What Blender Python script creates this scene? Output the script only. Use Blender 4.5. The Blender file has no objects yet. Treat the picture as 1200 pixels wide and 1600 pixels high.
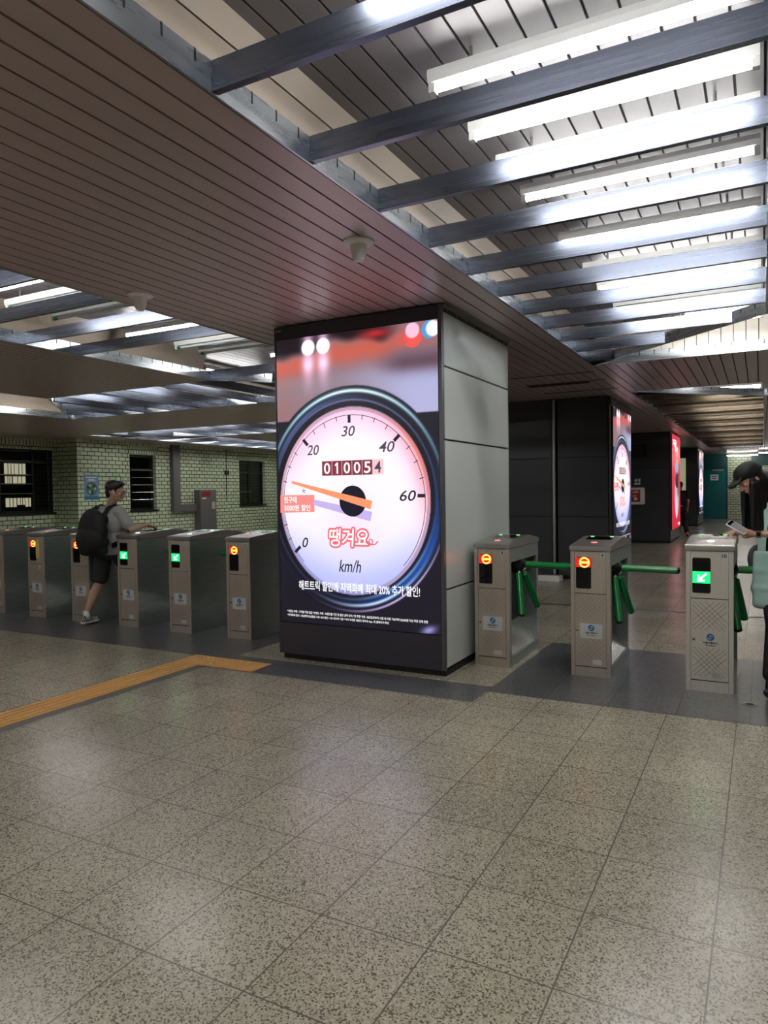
import bpy, bmesh, math, random
import numpy as np
from mathutils import Vector, Matrix
random.seed(7)
R = math.radians
scene = bpy.context.scene
COL = scene.collection
# ------------------------------------------------------------------ camera
cam_d = bpy.data.cameras.new('camera'); cam = bpy.data.objects.new('camera', cam_d); COL.objects.link(cam)
fw = Vector((-0.4697, 0.8823, -0.0294)).normalized()
rt = Vector((0.8828, 0.4695, -0.0142)); rt = (rt - fw * rt.dot(fw)).normalized()
up = rt.cross(fw)
M = Matrix((rt, up, -fw)).transposed().to_4x4(); M.translation = (0, 0, 1.552)
cam.matrix_world = M
cam_d.sensor_fit = 'VERTICAL'; cam_d.sensor_height = 36; cam_d.lens = 36 * 1110.3 / 1600
cam_d.clip_start = .05; cam_d.clip_end = 200
scene.camera = cam
# ------------------------------------------------------------------ view, world
scene.view_settings.view_transform = 'Standard'; scene.view_settings.look = 'None'
scene.view_settings.gamma = 1; scene.view_settings.use_curve_mapping = False
scene.view_settings.exposure = 0.6
TUBE = 36.0          # strength of the lit fluorescent tubes
W = bpy.data.worlds.new('world'); scene.world = W; W.use_nodes = True
W.node_tree.nodes['Background'].inputs[0].default_value = (.5, .55, .62, 1)
W.node_tree.nodes['Background'].inputs[1].default_value = .05
scene.cycles.use_denoising = True
scene.cycles.max_bounces = 8; scene.cycles.diffuse_bounces = 5; scene.cycles.glossy_bounces = 4
scene.cycles.sample_clamp_indirect = 4

# ------------------------------------------------------------------ materials
def lin(c):
    return tuple(((x / 12.92) if x <= .04045 else ((x + .055) / 1.055) ** 2.4) for x in c)
MAT = {}
def mat(name, rgb=(.5, .5, .5), rough=.5, metal=0., emit=None, strength=0., spec=.5, alpha=None, trans=0., coat=0.):
    if name in MAT: return MAT[name]
    m = bpy.data.materials.new(name); m.use_nodes = True
    b = m.node_tree.nodes['Principled BSDF']
    b.inputs['Base Color'].default_value = (*lin(rgb), 1)
    b.inputs['Roughness'].default_value = rough; b.inputs['Metallic'].default_value = metal
    b.inputs['Specular IOR Level'].default_value = spec
    b.inputs['Transmission Weight'].default_value = trans; b.inputs['Coat Weight'].default_value = coat
    if emit: b.inputs['Emission Color'].default_value = (*lin(emit), 1); b.inputs['Emission Strength'].default_value = strength
    MAT[name] = m
    return m
def nodes(m): return m.node_tree.nodes, m.node_tree.links, m.node_tree.nodes['Principled BSDF']
def noisy(name, rgb, rough=.5, metal=0., scale=(1, 1, 1), amt=.12, bump=0., ramp=.1, detail=4, spec=.5):
    """a colour broken up by noise, brushed when scale is stretched"""
    if name in MAT: return MAT[name]
    m = mat(name, rgb, rough, metal, spec=spec); N, L, b = nodes(m)
    tc = N.new('ShaderNodeTexCoord'); mp = N.new('ShaderNodeMapping'); mp.inputs['Scale'].default_value = scale
    no = N.new('ShaderNodeTexNoise'); no.inputs['Scale'].default_value = 1; no.inputs['Detail'].default_value = detail
    L.new(tc.outputs['Object'], mp.inputs[0]); L.new(mp.outputs[0], no.inputs[0])
    hs = N.new('ShaderNodeMix'); hs.data_type = 'RGBA'
    c = lin(rgb)
    hs.inputs[6].default_value = (*[x * (1 - amt) for x in c], 1); hs.inputs[7].default_value = (*[min(1, x * (1 + amt)) for x in c], 1)
    L.new(no.outputs[0], hs.inputs[0]); L.new(hs.outputs[2], b.inputs['Base Color'])
    mr = N.new('ShaderNodeMapRange'); mr.inputs[3].default_value = max(.02, rough - ramp); mr.inputs[4].default_value = rough + ramp
    L.new(no.outputs[0], mr.inputs[0]); L.new(mr.outputs[0], b.inputs['Roughness'])
    if bump:
        bp = N.new('ShaderNodeBump'); bp.inputs['Strength'].default_value = bump; bp.inputs['Distance'].default_value = .002
        L.new(no.outputs[0], bp.inputs['Height']); L.new(bp.outputs[0], b.inputs['Normal'])
    return m
def emi(name, rgb, s=1.):
    if name in MAT: return MAT[name]
    return mat(name, (.01, .01, .01), .5, 0, rgb, s if 'tube' in name else s * .67)

def terrazzo(name, c1, c2, chip_dark, chip_light, rough=.27, scale=115., tile=(.4265, .447), off=(-.146, 1.70), grout=(.30, .28, .25)):
    m = mat(name, c1, rough); N, L, b = nodes(m)
    tc = N.new('ShaderNodeTexCoord')
    mp = N.new('ShaderNodeMapping'); mp.inputs['Location'].default_value = (-off[0] + 40 * tile[0], -off[1] + 40 * tile[1], 0)
    L.new(tc.outputs['Object'], mp.inputs[0])
    br = N.new('ShaderNodeTexBrick'); br.offset = 0; br.inputs['Scale'].default_value = 1
    br.inputs['Brick Width'].default_value = tile[0]; br.inputs['Row Height'].default_value = tile[1]
    br.inputs['Mortar Size'].default_value = .0032; br.inputs['Mortar Smooth'].default_value = .2; br.inputs['Bias'].default_value = 0
    br.inputs['Color1'].default_value = (*lin(c1), 1); br.inputs['Color2'].default_value = (*lin(c2), 1); br.inputs['Mortar'].default_value = (*lin(grout), 1)
    L.new(mp.outputs[0], br.inputs['Vector'])
    v = N.new('ShaderNodeTexVoronoi'); v.inputs['Scale'].default_value = scale; L.new(tc.outputs['Object'], v.inputs['Vector'])
    sp = N.new('ShaderNodeSeparateColor'); L.new(v.outputs['Color'], sp.inputs[0])
    def thr(sock, a, bb):
        r = N.new('ShaderNodeMapRange'); r.inputs[1].default_value = a; r.inputs[2].default_value = bb; L.new(sock, r.inputs[0]); return r.outputs[0]
    dk = thr(sp.outputs[0], .74, .82); lt = thr(sp.outputs[1], .55, .65)
    mx1 = N.new('ShaderNodeMix'); mx1.data_type = 'RGBA'; L.new(lt, mx1.inputs[0]); L.new(br.outputs['Color'], mx1.inputs[6]); mx1.inputs[7].default_value = (*lin(chip_light), 1)
    mx2 = N.new('ShaderNodeMix'); mx2.data_type = 'RGBA'; L.new(dk, mx2.inputs[0]); L.new(mx1.outputs[2], mx2.inputs[6]); mx2.inputs[7].default_value = (*lin(chip_dark), 1)
    # wear: broad stains
    no = N.new('ShaderNodeTexNoise'); no.inputs['Scale'].default_value = 1.7; no.inputs['Detail'].default_value = 5; L.new(tc.outputs['Object'], no.inputs[0])
    st = N.new('ShaderNodeMapRange'); st.inputs[1].default_value = .3; st.inputs[2].default_value = .7; st.inputs[3].default_value = .90; st.inputs[4].default_value = 1.06; L.new(no.outputs[0], st.inputs[0])
    mu = N.new('ShaderNodeMix'); mu.data_type = 'RGBA'; mu.blend_type = 'MULTIPLY'; mu.inputs[0].default_value = 1
    L.new(mx2.outputs[2], mu.inputs[6]); L.new(st.outputs[0], mu.inputs[7])
    mg = N.new('ShaderNodeMix'); mg.data_type = 'RGBA'; L.new(br.outputs['Fac'], mg.inputs[0]); L.new(mu.outputs[2], mg.inputs[6]); mg.inputs[7].default_value = (*lin(grout), 1)
    L.new(mg.outputs[2], b.inputs['Base Color'])
    rr = N.new('ShaderNodeMapRange'); rr.inputs[3].default_value = rough - .02; rr.inputs[4].default_value = rough + .05; L.new(no.outputs[0], rr.inputs[0]); L.new(rr.outputs[0], b.inputs['Roughness'])
    bp = N.new('ShaderNodeBump'); bp.inputs['Strength'].default_value = .35; bp.inputs['Distance'].default_value = .001; bp.invert = True
    L.new(br.outputs['Fac'], bp.inputs['Height']); L.new(bp.outputs[0], b.inputs['Normal'])
    return m
def brick_mat(name, axis, c1, c2, mortar, w=.24, h=.115, z0=.0, rough=.25, stack=False):
    m = mat(name, c1, rough); N, L, b = nodes(m)
    tc = N.new('ShaderNodeTexCoord'); s = N.new('ShaderNodeSeparateXYZ'); c = N.new('ShaderNodeCombineXYZ')
    L.new(tc.outputs['Object'], s.inputs[0])
    ad = N.new('ShaderNodeMath'); ad.inputs[1].default_value = 60 * w; L.new(s.outputs[axis], ad.inputs[0]); L.new(ad.outputs[0], c.inputs[0])
    L.new(s.outputs[2], c.inputs[1])
    br = N.new('ShaderNodeTexBrick'); br.offset = 0 if stack else .5; br.inputs['Scale'].default_value = 1
    br.inputs['Brick Width'].default_value = w; br.inputs['Row Height'].default_value = h; br.inputs['Mortar Size'].default_value = .009
    br.inputs['Color1'].default_value = (*lin(c1), 1); br.inputs['Color2'].default_value = (*lin(c2), 1); br.inputs['Mortar'].default_value = (*lin(mortar), 1)
    L.new(c.outputs[0], br.inputs['Vector']); L.new(br.outputs['Color'], b.inputs['Base Color'])
    bp = N.new('ShaderNodeBump'); bp.inputs['Distance'].default_value = .004; bp.invert = True
    L.new(br.outputs['Fac'], bp.inputs['Height']); L.new(bp.outputs[0], b.inputs['Normal'])
    return m

M_floor = terrazzo('terrazzo_beige', (.60, .575, .50), (.68, .65, .575), (.35, .335, .285), (.73, .70, .63), .225, 175., grout=(.38, .35, .31))
M_dark = terrazzo('dark_stone', (.34, .345, .35), (.40, .40, .40), (.27, .28, .29), (.36, .36, .37), .3, 60, (.45, .447), (-1.87, 5.15), (.18, .18, .18))
M_tact = noisy('tactile_yellow', (.86, .66, .38), .45, 0, (9, 9, 9), .18)
M_greystrip = noisy('grey_stone', (.40, .39, .38), .35, 0, (30, 30, 30), .2)
M_soff = noisy('soffit_board', (.74, .665, .665), .36, .25, (8, .8, 8), .10, 0, .08)
M_upper = noisy('upper_board', (.50, .48, .50), .45, .15, (8, .8, 8), .08)
M_cream = noisy('cream_board', (.66, .60, .54), .5, 0, (2, 2, 2), .06)
M_wht = noisy('white_board', (.86, .83, .79), .4, 0, (2, 2, 2), .05)
M_black = mat('black_void', (.04, .04, .045), .7)
M_baf = noisy('baffle_aluminium', (.40, .42, .475), .27, .92, (.6, 40, 40), .10, .05, .07)
M_bafy = noisy('baffle_aluminium_lengthwise', (.40, .42, .475), .27, .92, (40, .6, 40), .10, .05, .07)
M_fas = noisy('fascia_aluminium', (.66, .68, .70), .28, .9, (1.5, 1.5, 30), .12, .04, .1)
M_steel = noisy('brushed_steel', (.72, .71, .70), .33, .9, (3, 3, 60), .12, .03, .08)
M_steeld = noisy('side_steel', (.62, .65, .64), .36, .7, (6, 6, 40), .25, .03, .1)
M_steelb = noisy('polished_steel', (.80, .79, .77), .22, .95, (20, 20, 20), .1)
M_panelg = noisy('charcoal_panel', (.22, .215, .23), .38, .1, (2, 2, 2), .08)
M_white = noisy('white_panel', (.77, .79, .78), .32, 0, (1.5, 1.5, 1.5), .05, 0, .05)
M_paint = mat('white_plastic', (.93, .93, .92), .4)
M_rub = mat('black_rubber', (.03, .03, .035), .45)
M_glossk = mat('black_glass', (.02, .02, .025), .08)
M_green = mat('green_plastic', (.03, .50, .22), .25, coat=.3)
M_sock = mat('green_socket', (.08, .45, .30), .4)
M_tube_on = emi('tube_lit', (1, 1, .985), TUBE)
M_tube_off = mat('tube_unlit', (.82, .85, .87), .15)
M_brY = brick_mat('brick_tile_side', 1, (.84, .89, .76), (.77, .82, .70), (.13, .14, .13))
M_brX = brick_mat('brick_tile_cross', 0, (.84, .89, .76), (.77, .82, .70), (.13, .14, .13))
M_brS = brick_mat('brick_tile_stack', 1, (.80, .85, .73), (.75, .80, .68), (.13, .14, .13), .1, .24)
M_teal = noisy('teal_paint', (.02, .42, .44), .35, 0, (2, 2, 2), .06)
M_teald = noisy('dark_teal_paint', (.02, .27, .27), .4, 0, (2, 2, 2), .06)
M_frame = mat('dark_window_frame', (.07, .07, .09), .4)
M_glass = mat('window_glass', (.55, .6, .65), .03, trans=1.0)
M_wallp = noisy('plain_plaster', (.62, .62, .58), .7, 0, (1, 1, 1), .05)

# ------------------------------------------------------------------ mesh helpers
class MB:
    def __init__(s): s.v = []; s.f = []; s.m = []; s.mats = []
    def mi(s, m):
        if m not in s.mats: s.mats.append(m)
        return s.mats.index(m)
    def add(s, vs, fs, m):
        o = len(s.v); s.v += [tuple(v) for v in vs]; k = s.mi(m)
        for f in fs: s.f.append([i + o for i in f]); s.m.append(k)
    def box(s, x0, x1, y0, y1, z0, z1, m):
        s.add([(x0, y0, z0), (x1, y0, z0), (x1, y1, z0), (x0, y1, z0), (x0, y0, z1), (x1, y0, z1), (x1, y1, z1), (x0, y1, z1)],
              [(0, 3, 2, 1), (4, 5, 6, 7), (0, 1, 5, 4), (1, 2, 6, 5), (2, 3, 7, 6), (3, 0, 4, 7)], m)
    def obox(s, p, q, w, z0, z1, m):
        """box along the plan segment p-q, width w"""
        p = Vector(p); q = Vector(q); d = (q - p).normalized(); n = Vector((-d.y, d.x)) * w / 2
        P = [p - n, q - n, q + n, p + n]
        s.add([(a.x, a.y, z0) for a in P] + [(a.x, a.y, z1) for a in P], [(0, 3, 2, 1), (4, 5, 6, 7), (0, 1, 5, 4), (1, 2, 6, 5), (2, 3, 7, 6), (3, 0, 4, 7)], m)
    def prism(s, poly, axis, a, b, m):
        """extrude a 2-D polygon along axis from a to b"""
        n = len(poly)
        def mk(u, v, w): return {0: (w, u, v), 1: (u, w, v), 2: (u, v, w)}[axis]
        vs = [mk(u, v, a) for u, v in poly] + [mk(u, v, b) for u, v in poly]
        s.add(vs, [tuple(range(n))[::-1], tuple(range(n, 2 * n))] + [(i, (i + 1) % n, n + (i + 1) % n, n + i) for i in range(n)], m)
    def cyl(s, p, q, r0, m, r1=None, n=16):
        r1 = r0 if r1 is None else r1
        p = Vector(p); q = Vector(q); d = (q - p).normalized()
        a = d.orthogonal().normalized(); b = d.cross(a)
        vs = [];
        for c, r in ((p, r0), (q, r1)):
            vs += [c + (a * math.cos(2 * math.pi * i / n) + b * math.sin(2 * math.pi * i / n)) * r for i in range(n)]
        s.add(vs, [tuple(range(n))[::-1], tuple(range(n, 2 * n))] + [(i, (i + 1) % n, n + (i + 1) % n, n + i) for i in range(n)], m)
    def lathe(s, prof, c, m, n=24, axis=(0, 0, 1)):
        ax = Vector(axis).normalized(); a = ax.orthogonal().normalized(); b = ax.cross(a); c = Vector(c); vs = []
        for r, h in prof:
            vs += [c + ax * h + (a * math.cos(2 * math.pi * i / n) + b * math.sin(2 * math.pi * i / n)) * max(r, 1e-5) for i in range(n)]
        fs = [(k * n + i, k * n + (i + 1) % n, (k + 1) * n + (i + 1) % n, (k + 1) * n + i) for k in range(len(prof) - 1) for i in range(n)]
        fs += [tuple(range(n))[::-1], tuple(range((len(prof) - 1) * n, len(prof) * n))]
        s.add(vs, fs, m)
    def build(s, name, parent=None, smooth=False, bevel=0):
        me = bpy.data.meshes.new(name); me.from_pydata(s.v, [], s.f)
        for m in s.mats: me.materials.append(m)
        me.polygons.foreach_set('material_index', s.m); me.update()
        bm = bmesh.new(); bm.from_mesh(me); bmesh.ops.recalc_face_normals(bm, faces=bm.faces)
        if bevel: bmesh.ops.bevel(bm, geom=list(bm.edges), offset=bevel, segments=2, affect='EDGES', clamp_overlap=True)
        bm.to_mesh(me); bm.free()
        if smooth:
            me.polygons.foreach_set('use_smooth', [True] * len(me.polygons)); me.set_sharp_from_angle(angle=R(40))
        return link(name, me, parent)
def link(name, me, parent=None):
    o = bpy.data.objects.new(name, me); COL.objects.link(o)
    if parent: o.parent = parent
    return o
def tag(o, label=None, cat=None, group=None, kind=None):
    if label: o['label'] = label
    if cat: o['category'] = cat
    if group: o['group'] = group
    if kind: o['kind'] = kind
    return o
def struct(o, label=None): o['kind'] = 'structure'; return tag(o, label)
def empty(name, loc, label, cat, group=None, rz=0):
    o = bpy.data.objects.new(name, None); COL.objects.link(o); o.location = loc; o.rotation_euler.z = rz
    o.empty_display_size = .1
    return tag(o, label, cat, group)
def keep(o, parent):
    """parent o to parent keeping its world place (parents here are only translated)"""
    o.parent = parent; o.location = Vector(o.location) - Vector(parent.location); return o
def text_mesh(s, size=1., shear=0., offset=0., spacing=1., flip=False):
    cu = bpy.data.curves.new('t', 'FONT'); cu.body = s; cu.size = size; cu.shear = shear; cu.offset = offset; cu.space_character = spacing
    cu.resolution_u = 3
    o = bpy.data.objects.new('t', cu); COL.objects.link(o)
    dg = bpy.context.evaluated_depsgraph_get(); dg.update()
    me = bpy.data.meshes.new_from_object(o.evaluated_get(dg))
    bpy.data.objects.remove(o); bpy.data.curves.remove(cu)
    return me
def text(name, s, box, m, parent, z=.001, shear=0., offset=0., spacing=1., fit=True, bbox_of=None):
    """flat lettering fitted to box (x0,x1,y0,y1) in the parent's local plane"""
    me = text_mesh(s, 1., shear, offset, spacing)
    n = len(me.vertices); co = np.empty(n * 3); me.vertices.foreach_get('co', co); co = co.reshape(-1, 3)
    lo, hi = co.min(0), co.max(0)
    x0, x1, y0, y1 = box
    co[:, 0] = x0 + (co[:, 0] - lo[0]) / (hi[0] - lo[0]) * (x1 - x0)
    co[:, 1] = y0 + (co[:, 1] - lo[1]) / (hi[1] - lo[1]) * (y1 - y0)
    co[:, 2] = z
    me.vertices.foreach_set('co', co.ravel()); me.materials.clear(); me.materials.append(m); me.update(); me.name = name
    return link(name, me, parent)
ORD = ['first', 'second', 'third', 'fourth', 'fifth', 'sixth', 'seventh', 'eighth', 'ninth', 'tenth', 'eleventh', 'twelfth', 'thirteenth', 'fourteenth', 'fifteenth', 'sixteenth', 'seventeenth', 'eighteenth', 'nineteenth', 'twentieth'] + ['twenty-' + x for x in ('first', 'second', 'third', 'fourth', 'fifth', 'sixth', 'seventh', 'eighth', 'ninth')] + ['thirtieth', 'thirty-first']

# ================================================================== SETTING
ZC = 3.087; ZU = 3.50
XS, XR = -1.865, .03
YN = -4.0
def slab(name, x0, x1, y0, y1, z0, z1, m):
    b = MB(); b.box(x0, x1, y0, y1, z0, z1, m); return struct(b.build(name))
slab('floor', -18.2, 6.7, YN - .2, 37.6, -.12, 0, M_floor)
def inlay(name, rects, m, h=.0012):
    b = MB()
    for r in rects: b.box(*r, -.01, h, m)
    return struct(b.build(name))
inlay('floor', [(-17.3, -4.43, 5.15, 7.08), (-1.87, 3.2, 5.15, 7.08), (-4.43, -1.87, 4.843, 5.29)], M_dark)
inlay('floor', [(-4.515, -4.42, YN, 5.15)], M_greystrip)
b = MB(); b.box(-2.95, 3.2, 9.42, 9.46, -.01, .004, M_rub); b.box(-2.95, 3.2, 9.395, 9.42, -.01, .003, M_steeld); b.box(-2.95, 3.2, 9.46, 9.485, -.01, .003, M_steeld); struct(b.build('trim_1'))
# tactile guide strip and warning block
tp = empty('tactile_paving', (-4.66, 4.9, 0), 'yellow-orange tactile guide path set in the floor at left, with a dotted end block', 'tactile paving')
b = MB()
y = 4.85
while y > YN:
    b.box(-4.81, -4.515, y - .298, y, -.01, .004, M_tact)
    for k in range(4): b.box(-4.79 + k * .07, -4.755 + k * .07, y - .285, y - .012, .003, .009, M_tact)
    y -= .30
keep(b.build('guide_tile'), tp)
b = MB()
for k in range(3):
    x = -4.81 + k * .30; b.box(x, x + .297, 4.852, 5.148, -.01, .0045, M_tact)
    for i in range(6):
        for j in range(6): b.lathe([(.014, 0), (.012, .004), (.007, .006)], (x + .025 + i * .049, 4.877 + j * .049, .004), M_tact, 8)
keep(b.build('dotted_tile'), tp)

# ---- suspended soffits: boards running along Y with dark gaps
def soffit(name, x0, x1, y0, y1):
    b = MB(); mod = .1305
    b.box(x0 + .004, x1 - .004, y0 + .004, y1 - .004, ZC + .018, ZC + .03, M_black)
    k0 = math.floor((x0 + 1.869) / mod) - 1; x = -1.869 + k0 * mod
    while x < x1:
        a, c = max(x, x0), min(x + mod - .013, x1)
        if c - a > .012: b.box(a, c, y0, y1, ZC, ZC + .014, M_soff)
        x += mod
    return struct(b.build(name))
SOFF = [(-4.515, XS, YN, 37.2), (-9.94, -6.58, YN, 7.45), (-17.6, -12.25, YN, 12.5), (-12.25, -4.515, 9.75, 12.5),
        (-17.6, -15.2, 12.5, 24), (-13.0, -4.515, 14.7, 24), (XR, 2.43, YN, 7.25), (XS, 2.43, 9.14, 11.95), (XR, 2.43, 13.8, 37.2), (XS, XR, 31.8, 37.2), (4.3, 6.5, YN, 37.2), (2.43, 4.3, 31.8, 37.2)]  # outermost strips frame the added unseen bay on the right
for r in SOFF: soffit('ceiling', *r)
# upper ceiling: wide boards along Y
b = MB(); x = -17.6
while x < 6.5:
    b.box(x, x + .118, YN, 37.2, ZU, ZU + .012, M_upper); x += .1305
b.box(-17.8, 6.7, YN - .2, 37.4, ZU + .016, ZU + .1, M_black)
struct(b.build('ceiling'))

# ---- slotted fascias round the lighting bays
def fascia(name, p, q, zt=.118, step=.1667, inset=1):
    """slotted aluminium edge strip from p to q"""
    b = MB(); P = Vector(p); Q = Vector(q); d = (Q - P); Ln = d.length; d.normalize()
    b.obox(p, q, .012, ZC - .004, ZC + zt, M_fas)
    t = .05
    n = Vector((-d.y, d.x)) * .001
    while t < Ln:
        c = P + d * t; b.obox(c - d * .005, c + d * .005, .0145, ZC + .07, ZC + zt + .001, M_black); t += step
    return struct(b.build(name))
f_i = 2
def fas(p, q):
    global f_i
    fascia('trim_%d' % f_i, p, q); f_i += 1
fas((XS, YN), (XS, 9.14)); fas((XR, YN), (XR, 7.25)); fas((XS, 9.14), (XR + 2.4, 9.14)); fas((XR, 7.25), (XR + 2.4, 7.25))
fas((XS, 9.13), (XR, 7.25))
fas((XS, 11.95), (XR + 2.4, 11.95)); fas((XS, 11.95), (XS, 31.8)); fas((XR, 13.8), (XR, 31.8)); fas((XR, 13.8), (XR + 2.4, 13.8)); fas((XS, 11.97), (XR, 13.8)); fas((XS, 31.8), (XR, 31.8))
fas((-6.58, YN), (-6.58, 7.45)); fas((-4.515, YN), (-4.515, 9.75)); fas((-9.94, 7.45), (-6.58, 7.45)); fas((-9.94, YN), (-9.94, 7.45)); fas((-12.25, YN), (-12.25, 9.75)); fas((-12.25, 9.75), (-4.515, 9.75))
fas((-6.58, 7.45), (-4.515, 9.7)); fas((-9.94, 7.45), (-12.25, 9.7))
fas((-15.2, 12.5), (-4.515, 12.5)); fas((-15.2, 12.5), (-15.2, 24)); fas((-13.0, 14.7), (-4.515, 14.7)); fas((-13.0, 14.7), (-13.0, 24)); fas((-15.2, 12.5), (-13.0, 14.7))
# cream side boards in the plenum
b = MB()
b.prism([(XS - .10, ZC + .10), (XS - .062, ZC + .298), (XS - .092, ZC + .298), (XS - .13, ZC + .10)], 1, YN, 9.1, M_cream); b.prism([(XS - .060, ZC + .306), (XS - .02, ZU), (XS - .05, ZU), (XS - .090, ZC + .306)], 1, YN, 9.1, M_cream)
b.prism([(-6.70, ZC + .09), (-6.60, ZU), (-6.63, ZU), (-6.73, ZC + .09)], 1, YN, 7.4, M_cream)
b.box(-12.36, -12.33, YN, 9.8, ZC + .1, ZU, M_cream); b.box(-15.3, -15.27, 12.5, 24, ZC + .1, ZU, M_cream); b.box(-12.3, -4.5, 9.84, 9.87, ZC + .1, ZU, M_cream); 
for k in range(32): b.box(XS + .131 * k, XS + .131 * k + .122, 9.24, 9.27, ZC + .1, ZU, M_wht)
b.box(XS, 2.4, 9.272, 9.28, ZC + .1, ZU, M_black); b.box(-15.2, -4.5, 14.8, 14.83, ZC + .1, ZU, M_cream)
struct(b.build('trim_%d' % f_i)); f_i += 1

# ---- baffles
M_baf2 = noisy('warm_reflection_aluminium', (.42, .375, .32), .26, .85, (.6, 40, 40), .15, .05, .07)  # brown warm reflections of the far bay put into the base colour
def baffle(p, q, label, group, cat='ceiling baffle'):
    b = MB(); b.obox(p, q, .034, ZC + .004, ZC + .120, M_baf2 if group == 'baffles of the far right bay' else (M_bafy if abs(p[0] - q[0]) < .01 else M_baf))
    return tag(b.build('ceiling_baffle'), label, cat, group)
n = 0
for k in range(-2, 11):
    y = 2.16 + .667 * k
    xe = XR - .006 if y < 7.25 else XS + (9.13 - y) - .02
    if xe - XS < .15: continue
    baffle((XS + .008, y), (xe, y), 'grey metal baffle across the near right lighting bay, %s counted from the camera' % ORD[n], 'baffles of the near right lighting bay'); n += 1
n = 0
for k in range(30):
    y = 12.6 + .66 * k
    if y > 31.7: break
    xe = XR - .006 if y > 13.85 else XS + (y - 11.99) * 1.0
    baffle((XS + .008, y), (xe, y), 'dark metal baffle in the far right bay, %s from its near end' % ORD[n], 'baffles of the far right bay'); n += 1
n = 0
for y in (2.69, 3.35, 4.02, 4.69, 5.38, 7.42, 8.05, 8.7):
    xs = -6.572 if y < 7.43 else -6.58 + (y - 7.45) * .93 + .03
    baffle((xs, y), (-4.523, y), 'grey metal baffle across the near left lighting bay, %s counted from the camera' % ORD[n], 'baffles of the near left lighting bay'); n += 1
n = 0
for k in range(9):
    x = -11.62 + .667 * k; y0, y1 = 7.458, 9.742
    if x < -9.94: y0 = 7.45 + (-9.94 - x) * .97 + .04
    if x > -6.58: y0 = 7.45 + (x + 6.58) * 1.09 + .04
    baffle((x, y0), (x, y1), 'grey metal baffle lying lengthwise in the left cross bay, %s from the left' % ORD[n], 'baffles of the left cross bay'); n += 1
n = 0
for k in range(12):
    x = -14.5 + .8 * k
    y0 = 12.508; y1 = 14.69 if x > -13 else 12.5 + (x + 15.2) - .03
    baffle((x, y0), (x, y1), 'metal baffle of the farthest left bay near the tiled wall, %s from the left' % ORD[n], 'baffles of the farthest left bay'); n += 1
n = 0
for k in range(6):
    y = 13.6 + 1.3 * k
    xe = -13.008 if y > 14.7 else -15.2 + (y - 12.5) - .03
    baffle((-15.192, y), (xe, y), 'short metal baffle beside the tiled wall ceiling edge, %s from its near end' % ORD[n], 'baffles along the tiled wall'); n += 1

# ---- fluorescent fixtures
def fixture(x0, x1, y, lit, label, group, along=0, z=3.36):
    L_ = x1 - x0
    e = empty('fluorescent_lamp', ((x0 + x1) / 2, y, ZU - .001) if along == 0 else (y, (x0 + x1) / 2, ZU - .001), label, 'ceiling lamp', group, 0 if along == 0 else R(90))
    h = L_ / 2; zz = z - ZU + .001
    b = MB(); b.prism([(-.026, zz + .022), (.026, zz + .022), (.036, zz + .05), (.032, zz + .078), (-.032, zz + .078), (-.036, zz + .05)], 0, -h, h, M_paint)
    for sx in (-.7, .7): b.cyl((sx * h, 0, zz + .07), (sx * h, 0, -.001), .008, M_steel, n=8)
    b.build('batten', e)
    b = MB(); b.cyl((-h + .03, -.0, zz), (h - .03, 0, zz), .0155, M_tube_on if lit else M_tube_off, n=12); t = b.build('tube', e, True)
    t['label'] = 'glowing white tube' if lit else 'unlit white tube'
    for sx in (-1, 1):
        b = MB(); b.box(min(sx * h, sx * (h - .03)), max(sx * h, sx * (h - .03)), -.018, .018, zz - .018, zz + .06, M_paint)
        if not lit: b.cyl((sx * (h - .085), 0, zz), (sx * (h - .03), 0, zz), .0165, M_sock, n=12)
        b.build('socket', e)
    return e
right = [(-2.9, 1), (-2.0, 1), (-1.1, 1), (-.2, 1), (.7, 1), (1.15, 1), (1.9, 1), (3.0, 1), (3.5, 1), (3.93, 0), (4.39, 1), (4.75, 0), (5.33, 1), (6.13, 1), (6.7, 1), (7.5, 0)]
n = 0
for y, lit in right:
    lb = 'tube lamp above the baffles of the near right bay' if y > 2 else 'lit tube lamp of the right bay, behind the camera'
    if y > 2: lb = ('lit ' if lit else 'unlit ') + lb + ', %s counted from the camera' % ORD[n]; n += 1
    fixture(-1.33, -.01, y, lit, lb, 'tube lamps of the near right bay')
fixture(-.95, .01, 8.62, 1, 'lit tube lamp of the right cross bay, the farther of its corner pair', 'tube lamps of the right cross bay')
fixture(.3, 1.6, 8.2, 1, 'lit tube lamp added in the unseen part of the cross bay past the right edge', 'tube lamps of the right cross bay')  # unseen lamp, added to light the area past the turnstiles
for k, y in enumerate((14.6, 16.6, 18.6, 23.0, 25.3, 30.0)): fixture(-1.3, .0, y, 1, 'lit tube lamp added in the far right bay, %s behind the lamp at its near corner' % ORD[k], 'tube lamps of the far right bay')  # lamps added to brighten the floor behind the turnstiles
for k, y in enumerate((36.3, 34.2)): fixture(-1.45 + 1.3 * k, -.15 + 1.3 * k, y, 1, ('lit tube lamp hanging before the teal door wall', 'lit tube lamp hanging right of the teal door')[k], 'tube lamps at the far wall', z=2.95)
fixture(-.75, .01, 8.2, 1, 'lit tube lamp added in the right cross bay, the nearer of its corner pair', 'tube lamps of the right cross bay')  # extra lamp, added to brighten the boards of this corner
fixture(-1.0, .0, 12.6, 1, 'lit tube lamp at the near corner of the far right bay', 'tube lamps of the far right bay')
fixture(-1.3, .0, 20.5, 1, 'lit tube lamp added halfway along the far right bay', 'tube lamps of the far right bay')  # this lamp and the next are added to light the back floor
fixture(-1.3, .0, 27.5, 1, 'lit tube lamp added near the end of the far right bay', 'tube lamps of the far right bay')
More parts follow.
